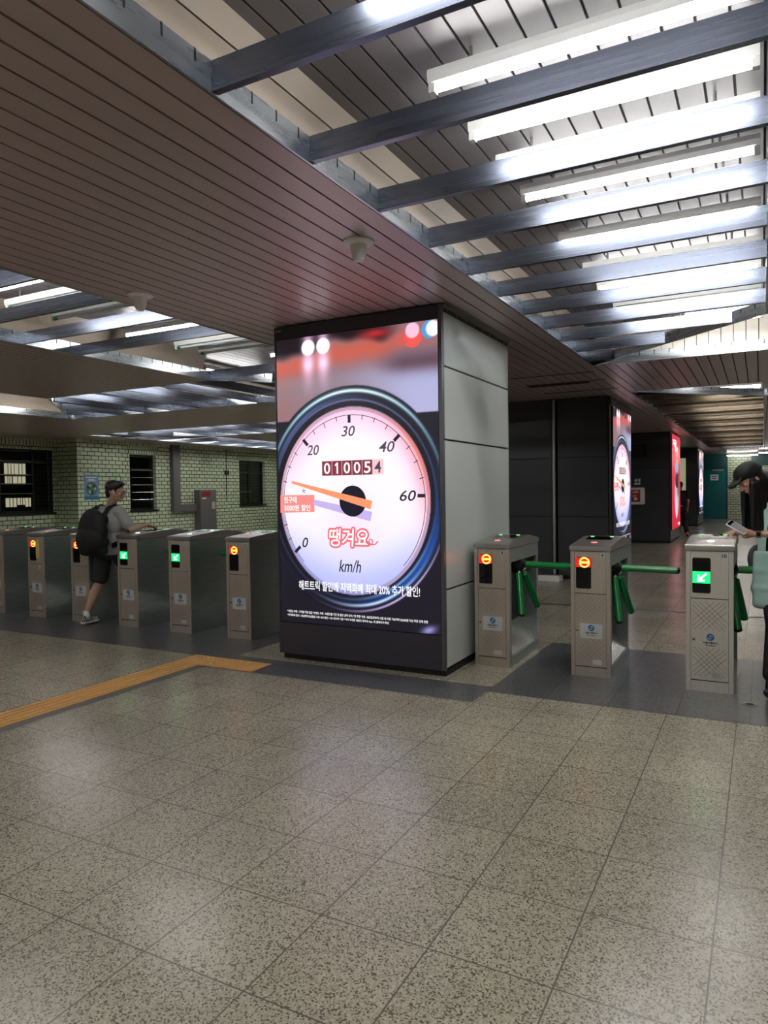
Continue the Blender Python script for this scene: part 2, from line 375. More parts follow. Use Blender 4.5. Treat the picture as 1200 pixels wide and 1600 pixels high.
left = [(-2.0, 1), (-.2, 1), (1.2, 1), (2.2, 1), (3.05, 0), (3.96, 1), (4.4, 0), (4.9, 0), (5.84, 1), (6.63, 0), (7.05, 0), (7.65, 1), (8.3, 1)]
n = 0
for y, lit in left:
    fixture(-6.42 if y < 7.4 else -5.75, -5.12, y, lit, ('lit' if lit else 'unlit') + ' tube lamp of the near left bay, %s counted from the camera' % ORD[n], 'tube lamps of the near left bay'); n += 1
n = 0
for x, lit in ((-11.3, 1), (-10.6, 1), (-9.3, 0), (-8.6, 1), (-7.9, 0), (-7.2, 1)):
    fixture(8.0, 9.3, x, lit, ('lit' if lit else 'unlit') + ' tube lamp set lengthwise in the left cross bay, %s from the left' % ORD[n], 'tube lamps of the left cross bay', 1); n += 1
n = 0
for x, lit in ((-13.9, 1), (-13.0, 1), (-12.2, 1), (-11.4, 1), (-10.6, 1), (-9.0, 1), (-7.4, 1)):
    fixture(13.1, 14.4, x, lit, ('lit' if lit else 'unlit') + ' tube lamp of the farthest left bay, %s from the left' % ORD[n], 'tube lamps of the farthest left bay', 1); n += 1
n = 0
for y in (15.4, 16.3, 17.2, 18.1, 19.0, 20.0, 21.0, 22.0):
    fixture(-14.8, -13.5, y, 1, 'lit tube lamp in the bay beside the tiled wall, %s from its near end' % ORD[n], 'tube lamps beside the tiled wall'); n += 1
for k in range(11):
    y = 3.0 + 2.7 * k
    fixture(2.7, 4.0, y, 1, 'added lit tube lamp of an unseen bay further right, %s from the camera' % ORD[k], 'added tube lamps of the unseen outer right bay')  # lamps of an invented bay out of view, added to light the right side
n = 0
for y in (-1.5, 0, 1.5, 3.0, 4.5, 6.0):
    fixture(-11.8, -10.5, y, 1, 'lit tube lamp added out of view in the far left bay beyond the inner soffit, %s one' % ORD[n], 'added tube lamps of the outer left bay'); n += 1  # unseen lamps, added to brighten the dark left area

# ---- walls
def wall_x(name, X0, X1, y0, y1, z0, z1, holes, m):
    """wall slab normal to X with rectangular openings (y0,y1,z0,z1)"""
    b = MB(); ys = sorted({y0, y1, *[h[0] for h in holes], *[h[1] for h in holes]}); zs = sorted({z0, z1, *[h[2] for h in holes], *[h[3] for h in holes]})
    for i in range(len(ys) - 1):
        run = None
        for j in range(len(zs) - 1):
            cy, cz = (ys[i] + ys[i + 1]) / 2, (zs[j] + zs[j + 1]) / 2
            if any(h[0] < cy < h[1] and h[2] < cz < h[3] for h in holes): continue
            b.box(X0, X1, ys[i], ys[i + 1], zs[j], zs[j + 1], m)
    return struct(b.build(name))
WX = -16.4
wall_x('wall_left', WX - .25, WX, 13.1, 24, 0, ZC + .01, [(14.95, 15.98, 1.09, 2.74), (19.9, 21.4, 1.12, 2.72)], M_brY)
wall_x('wall_left', -17.5, -17.25, YN, 13.1, 0, ZC + .01, [(10.9, 13.04, 1.10, 2.80)], M_brY)
slab('wall_left', -17.5, WX - .25, 13.1, 13.3, 0, ZC + .01, M_brX)
slab('wall_left', WX, WX + .05, 13.1, 14.82, 0, ZC + .01, M_brY)      # pilaster
b = MB(); b.box(WX, WX + .02, 14.9, 16.05, 2.76, 3.0, M_brS); b.box(WX, WX + .02, 19.85, 21.5, 2.74, 2.98, M_brS); b.box(-17.25, -17.24, 9.5, 13.1, 2.83, 3.06, M_brS); struct(b.build('trim_%d' % f_i)); f_i += 1
slab('wall_left', -18.1, -17.5, YN, 24.2, ZC + .012, ZU + .1, M_wallp)
slab('wall_back', -16.4, -4.6, 24.0, 24.2, 0, ZU, M_brX)
slab('wall_back', -4.8, -4.6, 24.2, 37.2, 0, ZU, M_wallp)
slab('wall_right', 6.5, 6.7, YN, 37.4, 0, ZU, M_wallp)
slab('wall_front', -17.8, 6.7, YN - .2, YN, 0, ZU, M_wallp)
YB = 37.2
b = MB(); b.box(-4.8, 6.7, YB, YB + .2, 0, ZU, M_wallp); b.box(-1.43, -.45, YB - .05, YB, 0, ZU - .2, M_brX); b.box(-.45, 3.2, YB - .04, YB, 0, 2.48, M_brX)
b.box(-2.75, -1.43, YB - .06, YB, 2.36, ZU - .1, M_teald); b.box(-.45, 3.2, YB - .06, YB, 2.48, ZU - .1, M_teald); b.box(-4.6, -2.75, YB - .06, YB, 0, ZU - .1, M_teald); struct(b.build('wall_back'))
d = MB(); d.box(-2.75, -1.43, YB - .10, YB - .061, 0, 2.355, M_teald); d.box(-2.68, -1.50, YB - .13, YB - .10, .01, 2.30, M_teal); dr = struct(d.build('door_1'))
b = MB(); b.box(-2.43, -2.38, YB - .17, YB - .13, 1.35, 1.56, M_steelb); b.build('door_handle', dr)
b = MB(); b.box(-2.17, -1.82, YB - .135, YB - .13, 1.84, 2.11, M_paint); b.box(-2.1, -1.9, YB - .138, YB - .135, 1.92, 1.95, M_rub); b.box(-2.12, -1.87, YB - .138, YB - .135, 2.0, 2.03, M_rub); b.build('paper_notice', dr)
b = MB(); b.box(-2.1, -1.6, YB - .16, YB - .1, 2.28, 2.36, M_steel); tag(b.build('wall_sign'), 'small grey sign strip above the teal door', 'sign')

# ---- windows in the left walls
wn = 1
def window(y0, y1, z0, z1, X, mull, bars, dep=.2, label=None):
    global wn
    e = bpy.data.objects.new('window_%d' % wn, None); COL.objects.link(e); e.location = (X, (y0 + y1) / 2, z0); struct(e, label); wn += 1
    t = .06; b = MB(); x0, x1 = X - dep, X - dep + .07
    for r in ((y0, y1, z0, z0 + t), (y0, y1, z1 - t, z1), (y0, y0 + t, z0 + t, z1 - t), (y1 - t, y1, z0 + t, z1 - t)): b.box(x0, x1, *r, M_frame)
    for kind, v, a, c in mull:
        if kind == 'v': b.box(x0, x1, v - t / 2, v + t / 2, a, c, M_frame)
        else: b.box(x0, x1, a, c, v - t / 2, v + t / 2, M_frame)
    keep(b.build('window_frame'), e)
    b = MB(); b.box(X - dep + .03, X - dep + .036, y0 + t, y1 - t, z0 + t, z1 - t, M_glass); keep(b.build('window_pane'), e)
    b = MB(); b.box(X - dep, X + .05, y0 - .03, y1 + .03, z0 - .05, z0, M_frame); keep(b.build('window_sill'), e)
    if bars:
        b = MB()
        for z in bars[2]: b.cyl((X - .03, bars[0], z), (X - .03, bars[1], z), .011, M_steelb, n=8)
        keep(b.build('security_bar'), e)
    return e
window(10.9, 13.04, 1.10, 2.80, -17.25, [('v', 12.45, 1.1, 2.8), ('v', 11.5, 1.1, 2.8), ('h', 2.47, 10.9, 13.04)], (11.5, 12.42, (1.62, 1.88, 2.12)), .12, 'wide dark-framed window at far left looking into a lit room')
window(14.95, 15.98, 1.09, 2.74, WX, [('h', 2.3, 14.95, 15.98)], (15.05, 15.9, (1.4, 1.62, 1.84, 2.06, 2.28)), .2)
window(19.9, 21.4, 1.12, 2.72, WX, [('h', 2.3, 19.9, 21.4), ('v', 20.6, 1.12, 2.72)], (20.0, 20.6, (1.6,)), .2)
# the dim space behind the windows, with its lit room
b = MB(); b.box(-22.2, -22.0, 6, 26, 0, 3.6, M_black); b.box(-22.0, -16.65, 5.8, 6.0, 0, 3.6, M_black); b.box(-22.0, -16.65, 24.2, 24.4, 0, 3.6, M_black); b.box(-22.0, -17.8, 6, 13.1, 3.4, 3.6, M_black); b.box(-22.0, -16.65, 13.3, 24.2, 3.4, 3.6, M_black)
b.box(-22, -18.2, 6, 24.2, -.12, -.02, M_black)
struct(b.build('wall_outside'))
M_lit = emi('lit_window', (1., .90, .70), 1.6)
lw = empty('lit_building', (-21.9, 14, 0), 'warm lit windows of another building seen through the far left window', 'building')
b = MB(); b.box(-19.75, -19.5, 11.0, 16.0, -.02, 3.4, M_black); keep(b.build('facade'), lw)
for (y0, y1, z0, z1) in ((13.11, 13.40, 2.18, 2.52), (13.44, 13.77, 2.18, 2.52), (13.13, 13.32, 1.91, 2.14), (13.38, 13.76, 1.91, 2.14), (13.13, 13.45, 1.24, 1.50), (13.5, 13.72, 1.30, 1.50), (13.76, 14.02, 1.24, 1.50), (12.2, 12.9, 1.9, 2.5), (12.2, 12.9, 1.2, 1.5)):
    b = MB(); b.box(-19.5, -19.47, y0, y1, z0, z1, M_lit)
    for t_ in (.33, .66): b.box(-19.47, -19.46, y0 + (y1 - y0) * t_ - .008, y0 + (y1 - y0) * t_ + .008, z0, z1, M_black)
    w_ = keep(b.build('window'), lw)
# ---- things on the tiled wall
M_grey = noisy('grey_paint', (.40, .39, .39), .45, 0, (3, 3, 3), .06)
b = MB(); b.box(WX, WX + .14, 16.56, 16.87, .98, ZC, M_grey); b.box(WX, WX + .14, 16.87, 17.6, .98, 1.22, M_grey)
tag(b.build('cable_duct', bevel=.008), 'grey L-shaped cable duct running down the green-white tiled wall', 'duct')
e = empty('electrical_cabinet', (WX + .1, 18.0, .3), 'grey electrical cabinet with a red dial panel on the tiled wall', 'cabinet')
b = MB(); b.box(WX, WX + .25, 17.6, 18.4, .3, 1.68, M_grey); keep(b.build('cabinet_body', bevel=.01), e)
b = MB(); b.box(WX + .25, WX + .262, 17.63, 18.37, .33, 1.33, M_grey); keep(b.build('cabinet_door'), e)
b = MB(); b.box(WX + .25, WX + .258, 17.7, 18.1, 1.45, 1.62, emi('red_dim', (.55, .16, .12), .35)); b.box(WX + .25, WX + .259, 17.7, 17.9, 1.38, 1.42, M_paint); keep(b.build('indicator_panel'), e)
b = MB(); b.box(WX + .262, WX + .265, 18.15, 18.32, 1.05, 1.28, mat('paper_label', (.75, .68, .66), .6)); keep(b.build('paper_label'), e)
e = empty('surface_cable', (WX, 19.2, 2.25), 'thin dark cable with a small black junction box on the tiled wall', 'cable')
b = MB(); b.cyl((WX + .02, 19.2, 1.25), (WX + .02, 19.2, ZC), .012, M_rub, n=8); keep(b.build('cable'), e)
b = MB(); b.box(WX, WX + .07, 19.12, 19.28, 2.2, 2.34, M_rub); keep(b.build('junction_box'), e)
e = empty('wall_poster', (WX + .055, 13.54, 1.43), 'blue poster with a round green picture on the tiled pilaster', 'poster')
b = MB(); b.box(WX + .05, WX + .056, 13.30, 13.78, 1.43, 2.12, mat('poster_blue', (.45, .58, .74), .5)); b.box(WX + .056, WX + .058, 13.31, 13.77, 1.44, 1.52, mat('poster_teal', (.12, .42, .58), .5)); b.lathe([(.19, 0), (.19, .002)], (WX + .056, 13.54, 1.73), mat('poster_green', (.30, .42, .36), .6), 24, (1, 0, 0)); keep(b.build('poster_sheet'), e)
b = MB()
for k in range(9):
    a = k * .7; b.lathe([(.045, 0), (.045, .002)], (WX + .0585, 13.54 + .11 * math.cos(a), 1.73 + .10 * math.sin(a)), [mat('poster_lt', (.62, .72, .74), .6), mat('poster_dk', (.12, .2, .16), .6), mat('poster_gr', (.35, .5, .25), .6)][k % 3], 12, (1, 0, 0))
for z, w in ((2.03, .36), (1.98, .2), (1.94, .26)): b.box(WX + .056, WX + .0575, 13.54 - w / 2, 13.54 + w / 2, z, z + .022, M_paint)
keep(b.build('poster_picture'), e)
b = MB(); g_ = mat('green_tape', (.12, .45, .20), .5)
for r in ((13.80, 14.58, 2.06, 2.09), (14.55, 14.58, 1.5, 2.06), (13.80, 14.55, 1.46, 1.49)): b.box(WX + .05, WX + .054, *r, g_)
tag(b.build('wall_marking'), 'thin green tape rectangle on the tiles right of the blue poster', 'tape')
# ---- hatch frame and beams in the soffit past the pillar
b = MB()
for y in (9.59, 10.36, 11.38): b.box(-3.1, -1.95, y, y + .035, ZC - .006, ZC - .0005, M_panelg)
b.box(-3.1, -2.2, 10.39, 10.6, ZC - .004, ZC - .0005, M_black)
tag(b.build('ceiling_hatch'), 'framed access hatch lines in the soffit behind the big screen pillar', 'hatch')

# ---- smoke detectors
for x, y, lb in ((-2.195, 3.84, 'white cone-shaped detector on the soffit, the one right above the big screen'), (-4.23, 4.0, 'white cone-shaped detector on the soffit at left of the big screen')):
    e = empty('smoke_detector', (x, y, ZC), lb, 'smoke detector', 'smoke detectors on the soffit')
    b = MB(); b.lathe([(.10, 0), (.10, -.008), (.085, -.018), (.05, -.022)], (0, 0, 0), M_paint, 28); b.build('base_plate', e, True)
    b = MB(); b.lathe([(.052, -.021), (.048, -.06), (.043, -.09), (.03, -.115), (.012, -.122)], (0, 0, 0), M_paint, 24); b.build('sensor_cup', e, True)
# ================================================================== SCREEN CONTENT
SW, SH = 1.64, 2.605
def attr_emission(name, strength=1.0):
    m = bpy.data.materials.new(name); m.use_nodes = True; N, L, b = nodes(m)
    a = N.new('ShaderNodeAttribute'); a.attribute_name = 'screen'
    b.inputs['Base Color'].default_value = (.01, .01, .012, 1); b.inputs['Roughness'].default_value = .4
    L.new(a.outputs['Color'], b.inputs['Emission Color']); b.inputs['Emission Strength'].default_value = strength
    return m
M_scr = attr_emission('led_picture', .69); M_scr2 = attr_emission('led_picture_red', .50)
def smooth(e0, e1, x):
    t = np.clip((x - e0) / (e1 - e0), 0, 1); return t * t * (3 - 2 * t)
def dial_rgb(a, b):
    """sRGB picture of the dashboard advert at screen metres a (right), b (up)"""
    def C(r, g, bl): return np.array([r, g, bl])[None, :] * np.ones((len(a), 1))
    def mixc(base, col, k): k = np.clip(k, 0, 1)[:, None]; return base * (1 - k) + np.array(col)[None, :] * k
    out = C(.55, .47, .52)
    d = b + .10 * (.8 - a)                                  # slanted road
    wob = .04 * np.sin(a * 7) + .02 * np.sin(a * 17 + 1)
    out = mixc(out, (.70, .70, .86), smooth(.5, 1.5, a) * (1 - smooth(2.18, 2.38, b)))
    out = mixc(out, (.60, .44, .46), (1 - smooth(.0, .6, a)) * (1 - smooth(2.0, 2.3, b)))
    out = mixc(out, (.80, .38, .32), np.exp(-((b - 2.34 - .10 * a + .4 * wob) / .11) ** 2) * (1 - .35 * smooth(1.0, 1.4, a)))
    out = mixc(out, (.40, .30, .36), np.exp(-((b - 2.28) / .09) ** 2) * smooth(.95, 1.35, a))
    out = mixc(out, (.13, .10, .12), smooth(2.41, 2.50, b - .08 * a + wob) * (1 - smooth(1.05, 1.35, a)))
    out = mixc(out, (.75, .18, .20), np.exp(-((b - 2.555) / .04) ** 2 - ((a - 1.05) / .14) ** 2))
    for cx in (.355, .517):
        out = mixc(out, (.95, .75, .90), .8 * np.exp(-((a - cx) / .06) ** 2) * smooth(2.0, 2.40, b))
        out = mixc(out, (1, .88, 1), np.exp(-((a - cx) / .055) ** 2 - ((b - 2.355) / .07) ** 2))
        out = mixc(out, (1, 1, 1), 1 - smooth(.066, .078, np.hypot(a - cx, b - 2.505)))
    out = mixc(out, (.98, .36, .33), .95 * (1 - smooth(.075, .09, np.hypot(a - 1.41, b - 2.48))))
    out = mixc(out, (.90, .35, .33), .6 * (1 - smooth(.05, .06, np.hypot(a - 1.31, b - 2.47))))
    out = mixc(out, (.98, .80, .90), .95 * (1 - smooth(.06, .07, np.hypot(a - 1.41, b - 2.54))))
    out = mixc(out, (.35, .62, .88), 1 - smooth(.07, .08, np.hypot(a - 1.57, b - 2.53)))
    out = mixc(out, (.97, .97, 1.), 1 - smooth(.06, .07, np.hypot(a - 1.60, b - 2.535)))
    out = mixc(out, (.085, .075, .13), 1 - smooth(1.845, 1.86, b))
    # chrome ring
    x, y = a - .785, b - 1.124
    ro = np.hypot(x / .95, y / 1.008); th = np.degrees(np.arctan2(y, x))
    ang = lambda c, w: np.exp(-(((th - c + 180) % 360 - 180) / w) ** 2)
    out = mixc(out, (.06, .06, .12), 1 - smooth(.995, 1.005, ro))
    band = lambda c, w: np.exp(-((ro - c) / w) ** 2)
    out = mixc(out, (.55, .80, .88), band(.955, .018) * ang(95, 75))
    out = mixc(out, (.97, 1, 1), band(.955, .010) * ang(88, 38))
    out = mixc(out, (.35, .45, .70), band(.900, .022) * ang(130, 40) * .8)
    out = mixc(out, (.45, .45, .62), band(.875, .008) * (.35 + .65 * ang(90, 60)))
    out = mixc(out, (.10, .28, .62), band(.90, .04) * ang(-40, 42) * 1.1)
    out = mixc(out, (.80, .90, 1.), band(.925, .014) * ang(-72, 30))
    out = mixc(out, (.85, .75, .95), band(.975, .010) * ang(-58, 36))
    out = mixc(out, (.55, .72, .90), band(.865, .012) * ang(-55, 30) * .8)
    out = mixc(out, (.60, .30, .35), band(.95, .012) * ang(8, 9) * .8)
    # face
    x, y = a - .79, b - 1.116
    rf = np.hypot(x / .772, y / .832)
    out = mixc(out, (.75, .70, .85), (1 - smooth(.99, 1.003, rf)))
    rim = smooth(.90, .96, rf) * (1 - smooth(.99, 1.003, rf))
    face = C(1, .97, 1)
    face = mixc(face, (.74, .78, .99), (1 - smooth(.1, 1.05, b)) * .95)
    face = mixc(face, (.72, .74, 1.), smooth(.55, 1., rf) * (1 - smooth(.2, 1.1, b)))
    face = mixc(face, (1, .80, .93), smooth(.62, 1., rf) * smooth(1.0, 1.7, b + .2 * a) * .9)
    face = mixc(face, (.98, .66, .70), smooth(.78, 1.0, rf) * ang(25, 35))
    face = mixc(face, (1, .86, .95), np.exp(-(x / .25) ** 2 - ((b - .95) / .3) ** 2) * .5)
    inside = (1 - smooth(.955, .963, rf))[:, None]
    out = out * (1 - inside) + face * inside
    ringc = C(.78, .62, .72)
    ringc = mixc(ringc, (.92, .50, .46), ang(28, 32)); ringc = mixc(ringc, (.60, .60, .82), ang(-110, 70)); ringc = mixc(ringc, (.86, .66, .74), ang(150, 40))
    k = (smooth(.955, .963, rf) * (1 - smooth(.99, 1.003, rf)))[:, None]
    out = out * (1 - k) + ringc * k
    # lower specks
    out = mixc(out, (.60, .58, .85), np.exp(-((a - 1.53) / .07) ** 2 - ((b - .02 - .25 * (a - 1.5)) / .035) ** 2) * (ro > 1))
    return np.clip(out, 0, 1)
def picture_mesh(name, w, h, nx, ny, fn, mat_):
    xs = np.linspace(0, w, nx + 1); ys = np.linspace(0, h, ny + 1); X, Y = np.meshgrid(xs, ys)
    co = np.stack([X.ravel(), Y.ravel(), np.zeros(X.size)], 1)
    i = np.arange(nx * ny); r, c = i // nx, i % nx; v = r * (nx + 1) + c
    fa = np.stack([v, v + 1, v + nx + 2, v + nx + 1], 1)
    me = bpy.data.meshes.new(name); me.from_pydata(co.tolist(), [], fa.tolist())
    rgb = fn(co[:, 0], co[:, 1]); rgb = np.where(rgb <= .04045, rgb / 12.92, ((rgb + .055) / 1.055) ** 2.4)
    at = me.color_attributes.new('screen', 'FLOAT_COLOR', 'POINT')
    at.data.foreach_set('color', np.concatenate([rgb, np.ones((len(rgb), 1))], 1).astype(np.float32).ravel())
    me.materials.append(mat_); me.update(); return me
ME_dial = picture_mesh('screen_picture', SW, SH, 190, 300, dial_rgb, M_scr)
E_ink = emi('ink_dark', (.16, .12, .20), .9); E_ink2 = emi('ink_mid', (.36, .27, .36), .9); E_w = emi('ink_white', (1, 1, 1), 1.15)
E_or = emi('needle_orange', (1, .60, .42), 1.05); E_lil = emi('needle_shadow', (.78, .70, .93), 1.05); E_pk = emi('tag_pink', (1, .56, .54), 1.05)
E_logo = emi('logo_pink', (.97, .42, .48), 1.); E_odo = emi('odometer_red', (.55, .22, .28), .95); E_hub = emi('hub_navy', (.09, .08, .16), .9); E_odl = emi('odometer_pale', (.98, .80, .84), 1.)
def build_dial(parent, frame_z=.0):
    """all the marks of the dial advert, as children of the picture"""
    s = link('screen_picture', ME_dial, parent)
    b = MB()
    def quad(p, q, w, m, z, w2=None):
        p = Vector(p); q = Vector(q); d = (q - p).normalized(); n = Vector((-d.y, d.x)); w2 = w if w2 is None else w2
        P = [p - n * w / 2, q - n * w2 / 2, q + n * w2 / 2, p + n * w / 2]
        b.add([(u.x, u.y, z) for u in P], [(0, 1, 2, 3)], m)
    O = lambda x, z: (x + 3.98, z - .35)
    # arc line and ticks
    pts = []
    for i in range(181):
        t = R(225 - 270 * i / 180); pts.append((.785 + .727 * math.cos(t), 1.106 + .768 * math.sin(t)))
    for i in range(180): quad(pts[i], pts[i + 1], .006, E_ink2, .0012)
    for p, q in ((O(-3.2, 2.222), O(-3.2, 2.155)), (O(-3.694, 2.03), O(-3.645, 1.975)), (O(-2.702, 2.026), O(-2.757, 1.976)), (O(-2.54, 1.508), O(-2.466, 1.507)), (O(-3.804, .997), O(-3.745, 1.052))):
        quad(p, q, .03, E_ink, .002)
    for x, z in ((-3.333, 2.195), (-3.459, 2.144), (-3.575, 2.092), (-3.777, 1.903), (-3.852, 1.786), (-3.905, 1.65), (-3.067, 2.197), (-2.948, 2.163), (-2.828, 2.097), (-2.623, 1.914), (-2.551, 1.794), (-2.50, 1.654), (-3.904, 1.25), (-3.858, 1.12)):
        p = Vector(O(x, z)); c = Vector((.785, 1.106)); d = (p - c).normalized(); quad(p - d * .022, p + d * .022, .007, E_ink, .002)
    b.build('dial_ticks', s)
    b = MB()
    quad(O(-3.60, 1.46), O(-2.99, 1.33), .05, E_lil, .002, .085)
    b.build('needle_shadow', s)
    b = MB(); n = 40
    b.add([(.804 + .137 * math.cos(2 * math.pi * i / n), 1.116 + .137 * math.sin(2 * math.pi * i / n), .003) for i in range(n)], [tuple(range(n))], E_hub); b.build('dial_hub', s)
    b = MB(); quad(O(-3.83, 1.645), O(-2.985, 1.43), .022, E_or, .004, .075); b.build('needle', s)
    def nb(x, z, w, h): return (x + 3.98 - w / 2, x + 3.98 + w / 2, z - .35 - h / 2, z - .35 + h / 2)
    for t_, x, z, w in (('30', -3.212, 2.083, .14), ('20', -3.588, 1.93, .13), ('40', -2.828, 1.93, .155), ('60', -2.631, 1.509, .155), ('0', -3.69, 1.09, .065)):
        text('dial_number', t_, nb(x, z, w, .092), E_ink2 if t_ in ('30', '20', '40') else E_ink, s, .002, .22, .008)
    text('unit_lettering', 'km/h', (.65, .88, .485, .595), E_ink, s, .002, .25, .008)
    b = MB(); b.add([(.487, 1.345, .002), (1.012, 1.345, .002), (1.012, 1.475, .002), (.487, 1.475, .002)], [(0, 1, 2, 3)], E_odo)
    b.add([(1.012, 1.345, .002), (1.118, 1.345, .002), (1.118, 1.475, .002), (1.012, 1.475, .002)], [(0, 1, 2, 3)], E_odl)
    for k in range(1, 6): b.add([(.489 + k * .1043 - .002, 1.345, .0025), (.489 + k * .1043 + .002, 1.345, .0025), (.489 + k * .1043 + .002, 1.475, .0025), (.489 + k * .1043 - .002, 1.475, .0025)], [(0, 1, 2, 3)], E_odl)
    od = b.build('odometer', s)
    for k, c in enumerate('010054'):
        x = .489 + k * .1043; w = .066 if c != '1' else .044; x += (.1043 - w) / 2
        if c == '1':
            b = MB(); b.add([(x + .018, 1.36, .003), (x + .034, 1.36, .003), (x + .034, 1.46, .003), (x + .020, 1.46, .003), (x, 1.436, .003), (x + .004, 1.428, .003), (x + .018, 1.438, .003)], [tuple(range(7))], E_w); b.build('odometer_digit', s); continue
        text('odometer_digit', c, (x, x + w, 1.36, 1.46), E_w if k < 5 else E_ink2, s, .003, 0, .012)
    b = MB(); b.add([(.018, 1.012, .005), (.40, 1.02, .005), (.40, 1.075, .005), (.388, 1.09, .005), (.388, 1.10, .005), (.40, 1.115, .005), (.40, 1.175, .005), (.02, 1.175, .005)], [tuple(range(8))], E_pk); tg = b.build('coupon_tag', s)
    text('lettering', '첫구매', (.062, .205, 1.10, 1.162), E_w, tg, .006, 0, .014)
    text('lettering', '5000원 할인', (.065, .355, 1.028, 1.087), E_w, tg, .006, 0, .014)
    text('lettering', '해트트릭', (.10, .24, 1.19, 1.235), E_w, s, .004, .2, .014)
    b = MB(); b.lathe([(.024, .003), (.024, .004)], (.285, 1.213, 0), E_w, 16); b.lathe([(.010, .004), (.010, .005)], (.285, 1.213, 0), E_ink, 5)
    for k in range(5): b.lathe([(.006, .004), (.006, .005)], (.285 + .019 * math.cos(k * 1.257 + .3), 1.213 + .019 * math.sin(k * 1.257 + .3), 0), E_ink, 5)
    b.build('football_mark', s)
    # brand lettering: pink outline under white
    lo = text('logo_outline', '땡겨요', (.552, .958, .712, .873), E_logo, s, .002, .08, .012)
    co = np.empty(len(lo.data.vertices) * 3); lo.data.vertices.foreach_get('co', co); co = co.reshape(-1, 3); fs = [list(p.vertices) for p in lo.data.polygons]; b = MB()
    for k in range(12):
        b.add((co + np.array([.017 * math.cos(k * math.pi / 6), .017 * math.sin(k * math.pi / 6), k * .00005])).tolist(), fs, E_logo)
    bpy.data.objects.remove(lo); b.build('logo_outline', s)
    text('logo_lettering', '땡겨요', (.552, .958, .712, .873), E_w, s, .004, .08, .012)
    b = MB()
    P = [(.93, .76), (.97, .73), (1.0, .745), (1.0, .775), (.975, .785), (.965, .755), (.985, .735), (1.03, .74), (1.055, .77)]
    for i in range(len(P) - 1): quad(P[i], P[i + 1], .011, E_logo, .005)
    b.build('logo_tail', s)
    text('headline_lettering', '해트트릭 할인에 지역화폐 최대 20% 추가 할인!', (.213, 1.452, .303, .392), E_w, s, .005, 0, .012)
    text('small_print', '*사장님 쿠폰 : 가게별 차등 발급 *브랜드 쿠폰 : 브랜드별 기간 및 할인 금액 상이, *첫 주문 쿠폰 : 발급일로부터 15일 내 이용 가능하며 20,000원 이상 주문 건에 한함', (.074, 1.523, .085, .11), E_w, s, .003, 0, .008)
    text('small_print', '*지역화폐 할인 : 강남땡겨요상품권 기준 15% 할인 + 5% 캐시백 기준 *기타 자세한 내용은 땡겨요 App. 및 홈페이지 확인', (.074, 1.15, .048, .073), E_w, s, .003, 0, .008)
    return s
# ================================================================== BIG PILLAR
PX0, PX1, PY0, PY1 = -4.0, -2.316, 5.393, 7.115
pil = empty('advertising_pillar', ((PX0 + PX1) / 2, (PY0 + PY1) / 2, 0), 'big square pillar in the foreground with a bright speedometer advert screen on its front and white panels on its side', 'pillar')
b = MB(); b.box(PX0 + .06, PX1 - .05, PY0 + .07, PY1 - .05, 0, ZC - .02, M_black); keep(b.build('core'), pil)
b = MB(); b.box(PX0 + .03, PX1 - .006, PY0 + .03, PY1 - .03, 0, .052, M_black); keep(b.build('plinth'), pil)
MPD = noisy('pillar_charcoal', (.24, .23, .27), .42, .1, (2, 2, 2), .05)
b = MB(); b.box(PX0, PX1 - .03, PY0, PY0 + .08, .052, .343, MPD); b.box(PX0, PX1 - .03, PY0, PY0 + .08, 2.962, ZC - .012, MPD); b.box(PX0, PX0 + .017, PY0, PY0 + .08, .343, 2.962, MPD); b.box(PX1 - .034, PX1 - .03, PY0, PY0 + .08, .343, 2.962, MPD)
b.box(PX0, PX0 + .06, PY0 + .08, PY1, .052, ZC - .012, MPD)
keep(b.build('front_cladding'), pil)
b = MB(); b.box(PX1 - .029, PX1 - .002, PY0 + .001, PY0 + .045, .052, ZC - .012, noisy('corner_steel', (.42, .42, .44), .35, .7, (4, 4, 40), .1)); keep(b.build('corner_trim'), pil)
zs = [.06, .722, 1.346, 1.972, 2.578, 3.035]
zs = [.06, .722, 1.972, 2.578, 3.03]
for i in range(len(zs) - 1):
    b = MB(); b.box(PX1 - .03, PX1, PY0 + .05, PY1 - .015, zs[i] + .008, zs[i + 1] - .008, M_white); keep(b.build('side_panel', bevel=.002), pil)
b = MB(); b.box(PX1 - .03, PX1 - .004, PY0 + .05, PY1, 3.03, ZC - .03, M_panelg)
y = PY0 + .12
while y < PY1: b.box(PX1 - .004, PX1 + .004, y, y + .012, 3.03, ZC - .03, M_steeld); y += .21
b.box(PX1 - .02, PX1 + .012, PY0 + .04, PY1, ZC - .03, ZC - .02, M_steeld); b.box(PX1 - .02, PX1 + .03, PY0 + .04, PY1, ZC - .016, ZC - .008, M_steeld)
b.box(PX1 - .028, PX1 + .001, PY1 - .015, PY1, .06, 3.03, M_steel); keep(b.build('top_vent'), pil)
b = MB(); b.box(PX0 + .018, PX1 - .035, PY0 + .006, PY0 + .07, .345, 2.96, M_rub); scr = keep(b.build('led_screen'), pil)
s1_ = build_dial(scr); s1_.rotation_euler = (R(90), 0, 0); s1_.scale = (1.628 / SW, 1, 1); s1_.location = (PX0 + .019, PY0 + .004, .352)
text_lab = text('maker_lettering', '전광판', (0, .07, 0, .018), M_paint, pil, 0); text_lab.rotation_euler = (R(90), 0, 0)
text_lab.location = Vector((PX0 + .01, PY0 - .0015, 2.975 + .055)) - pil.location

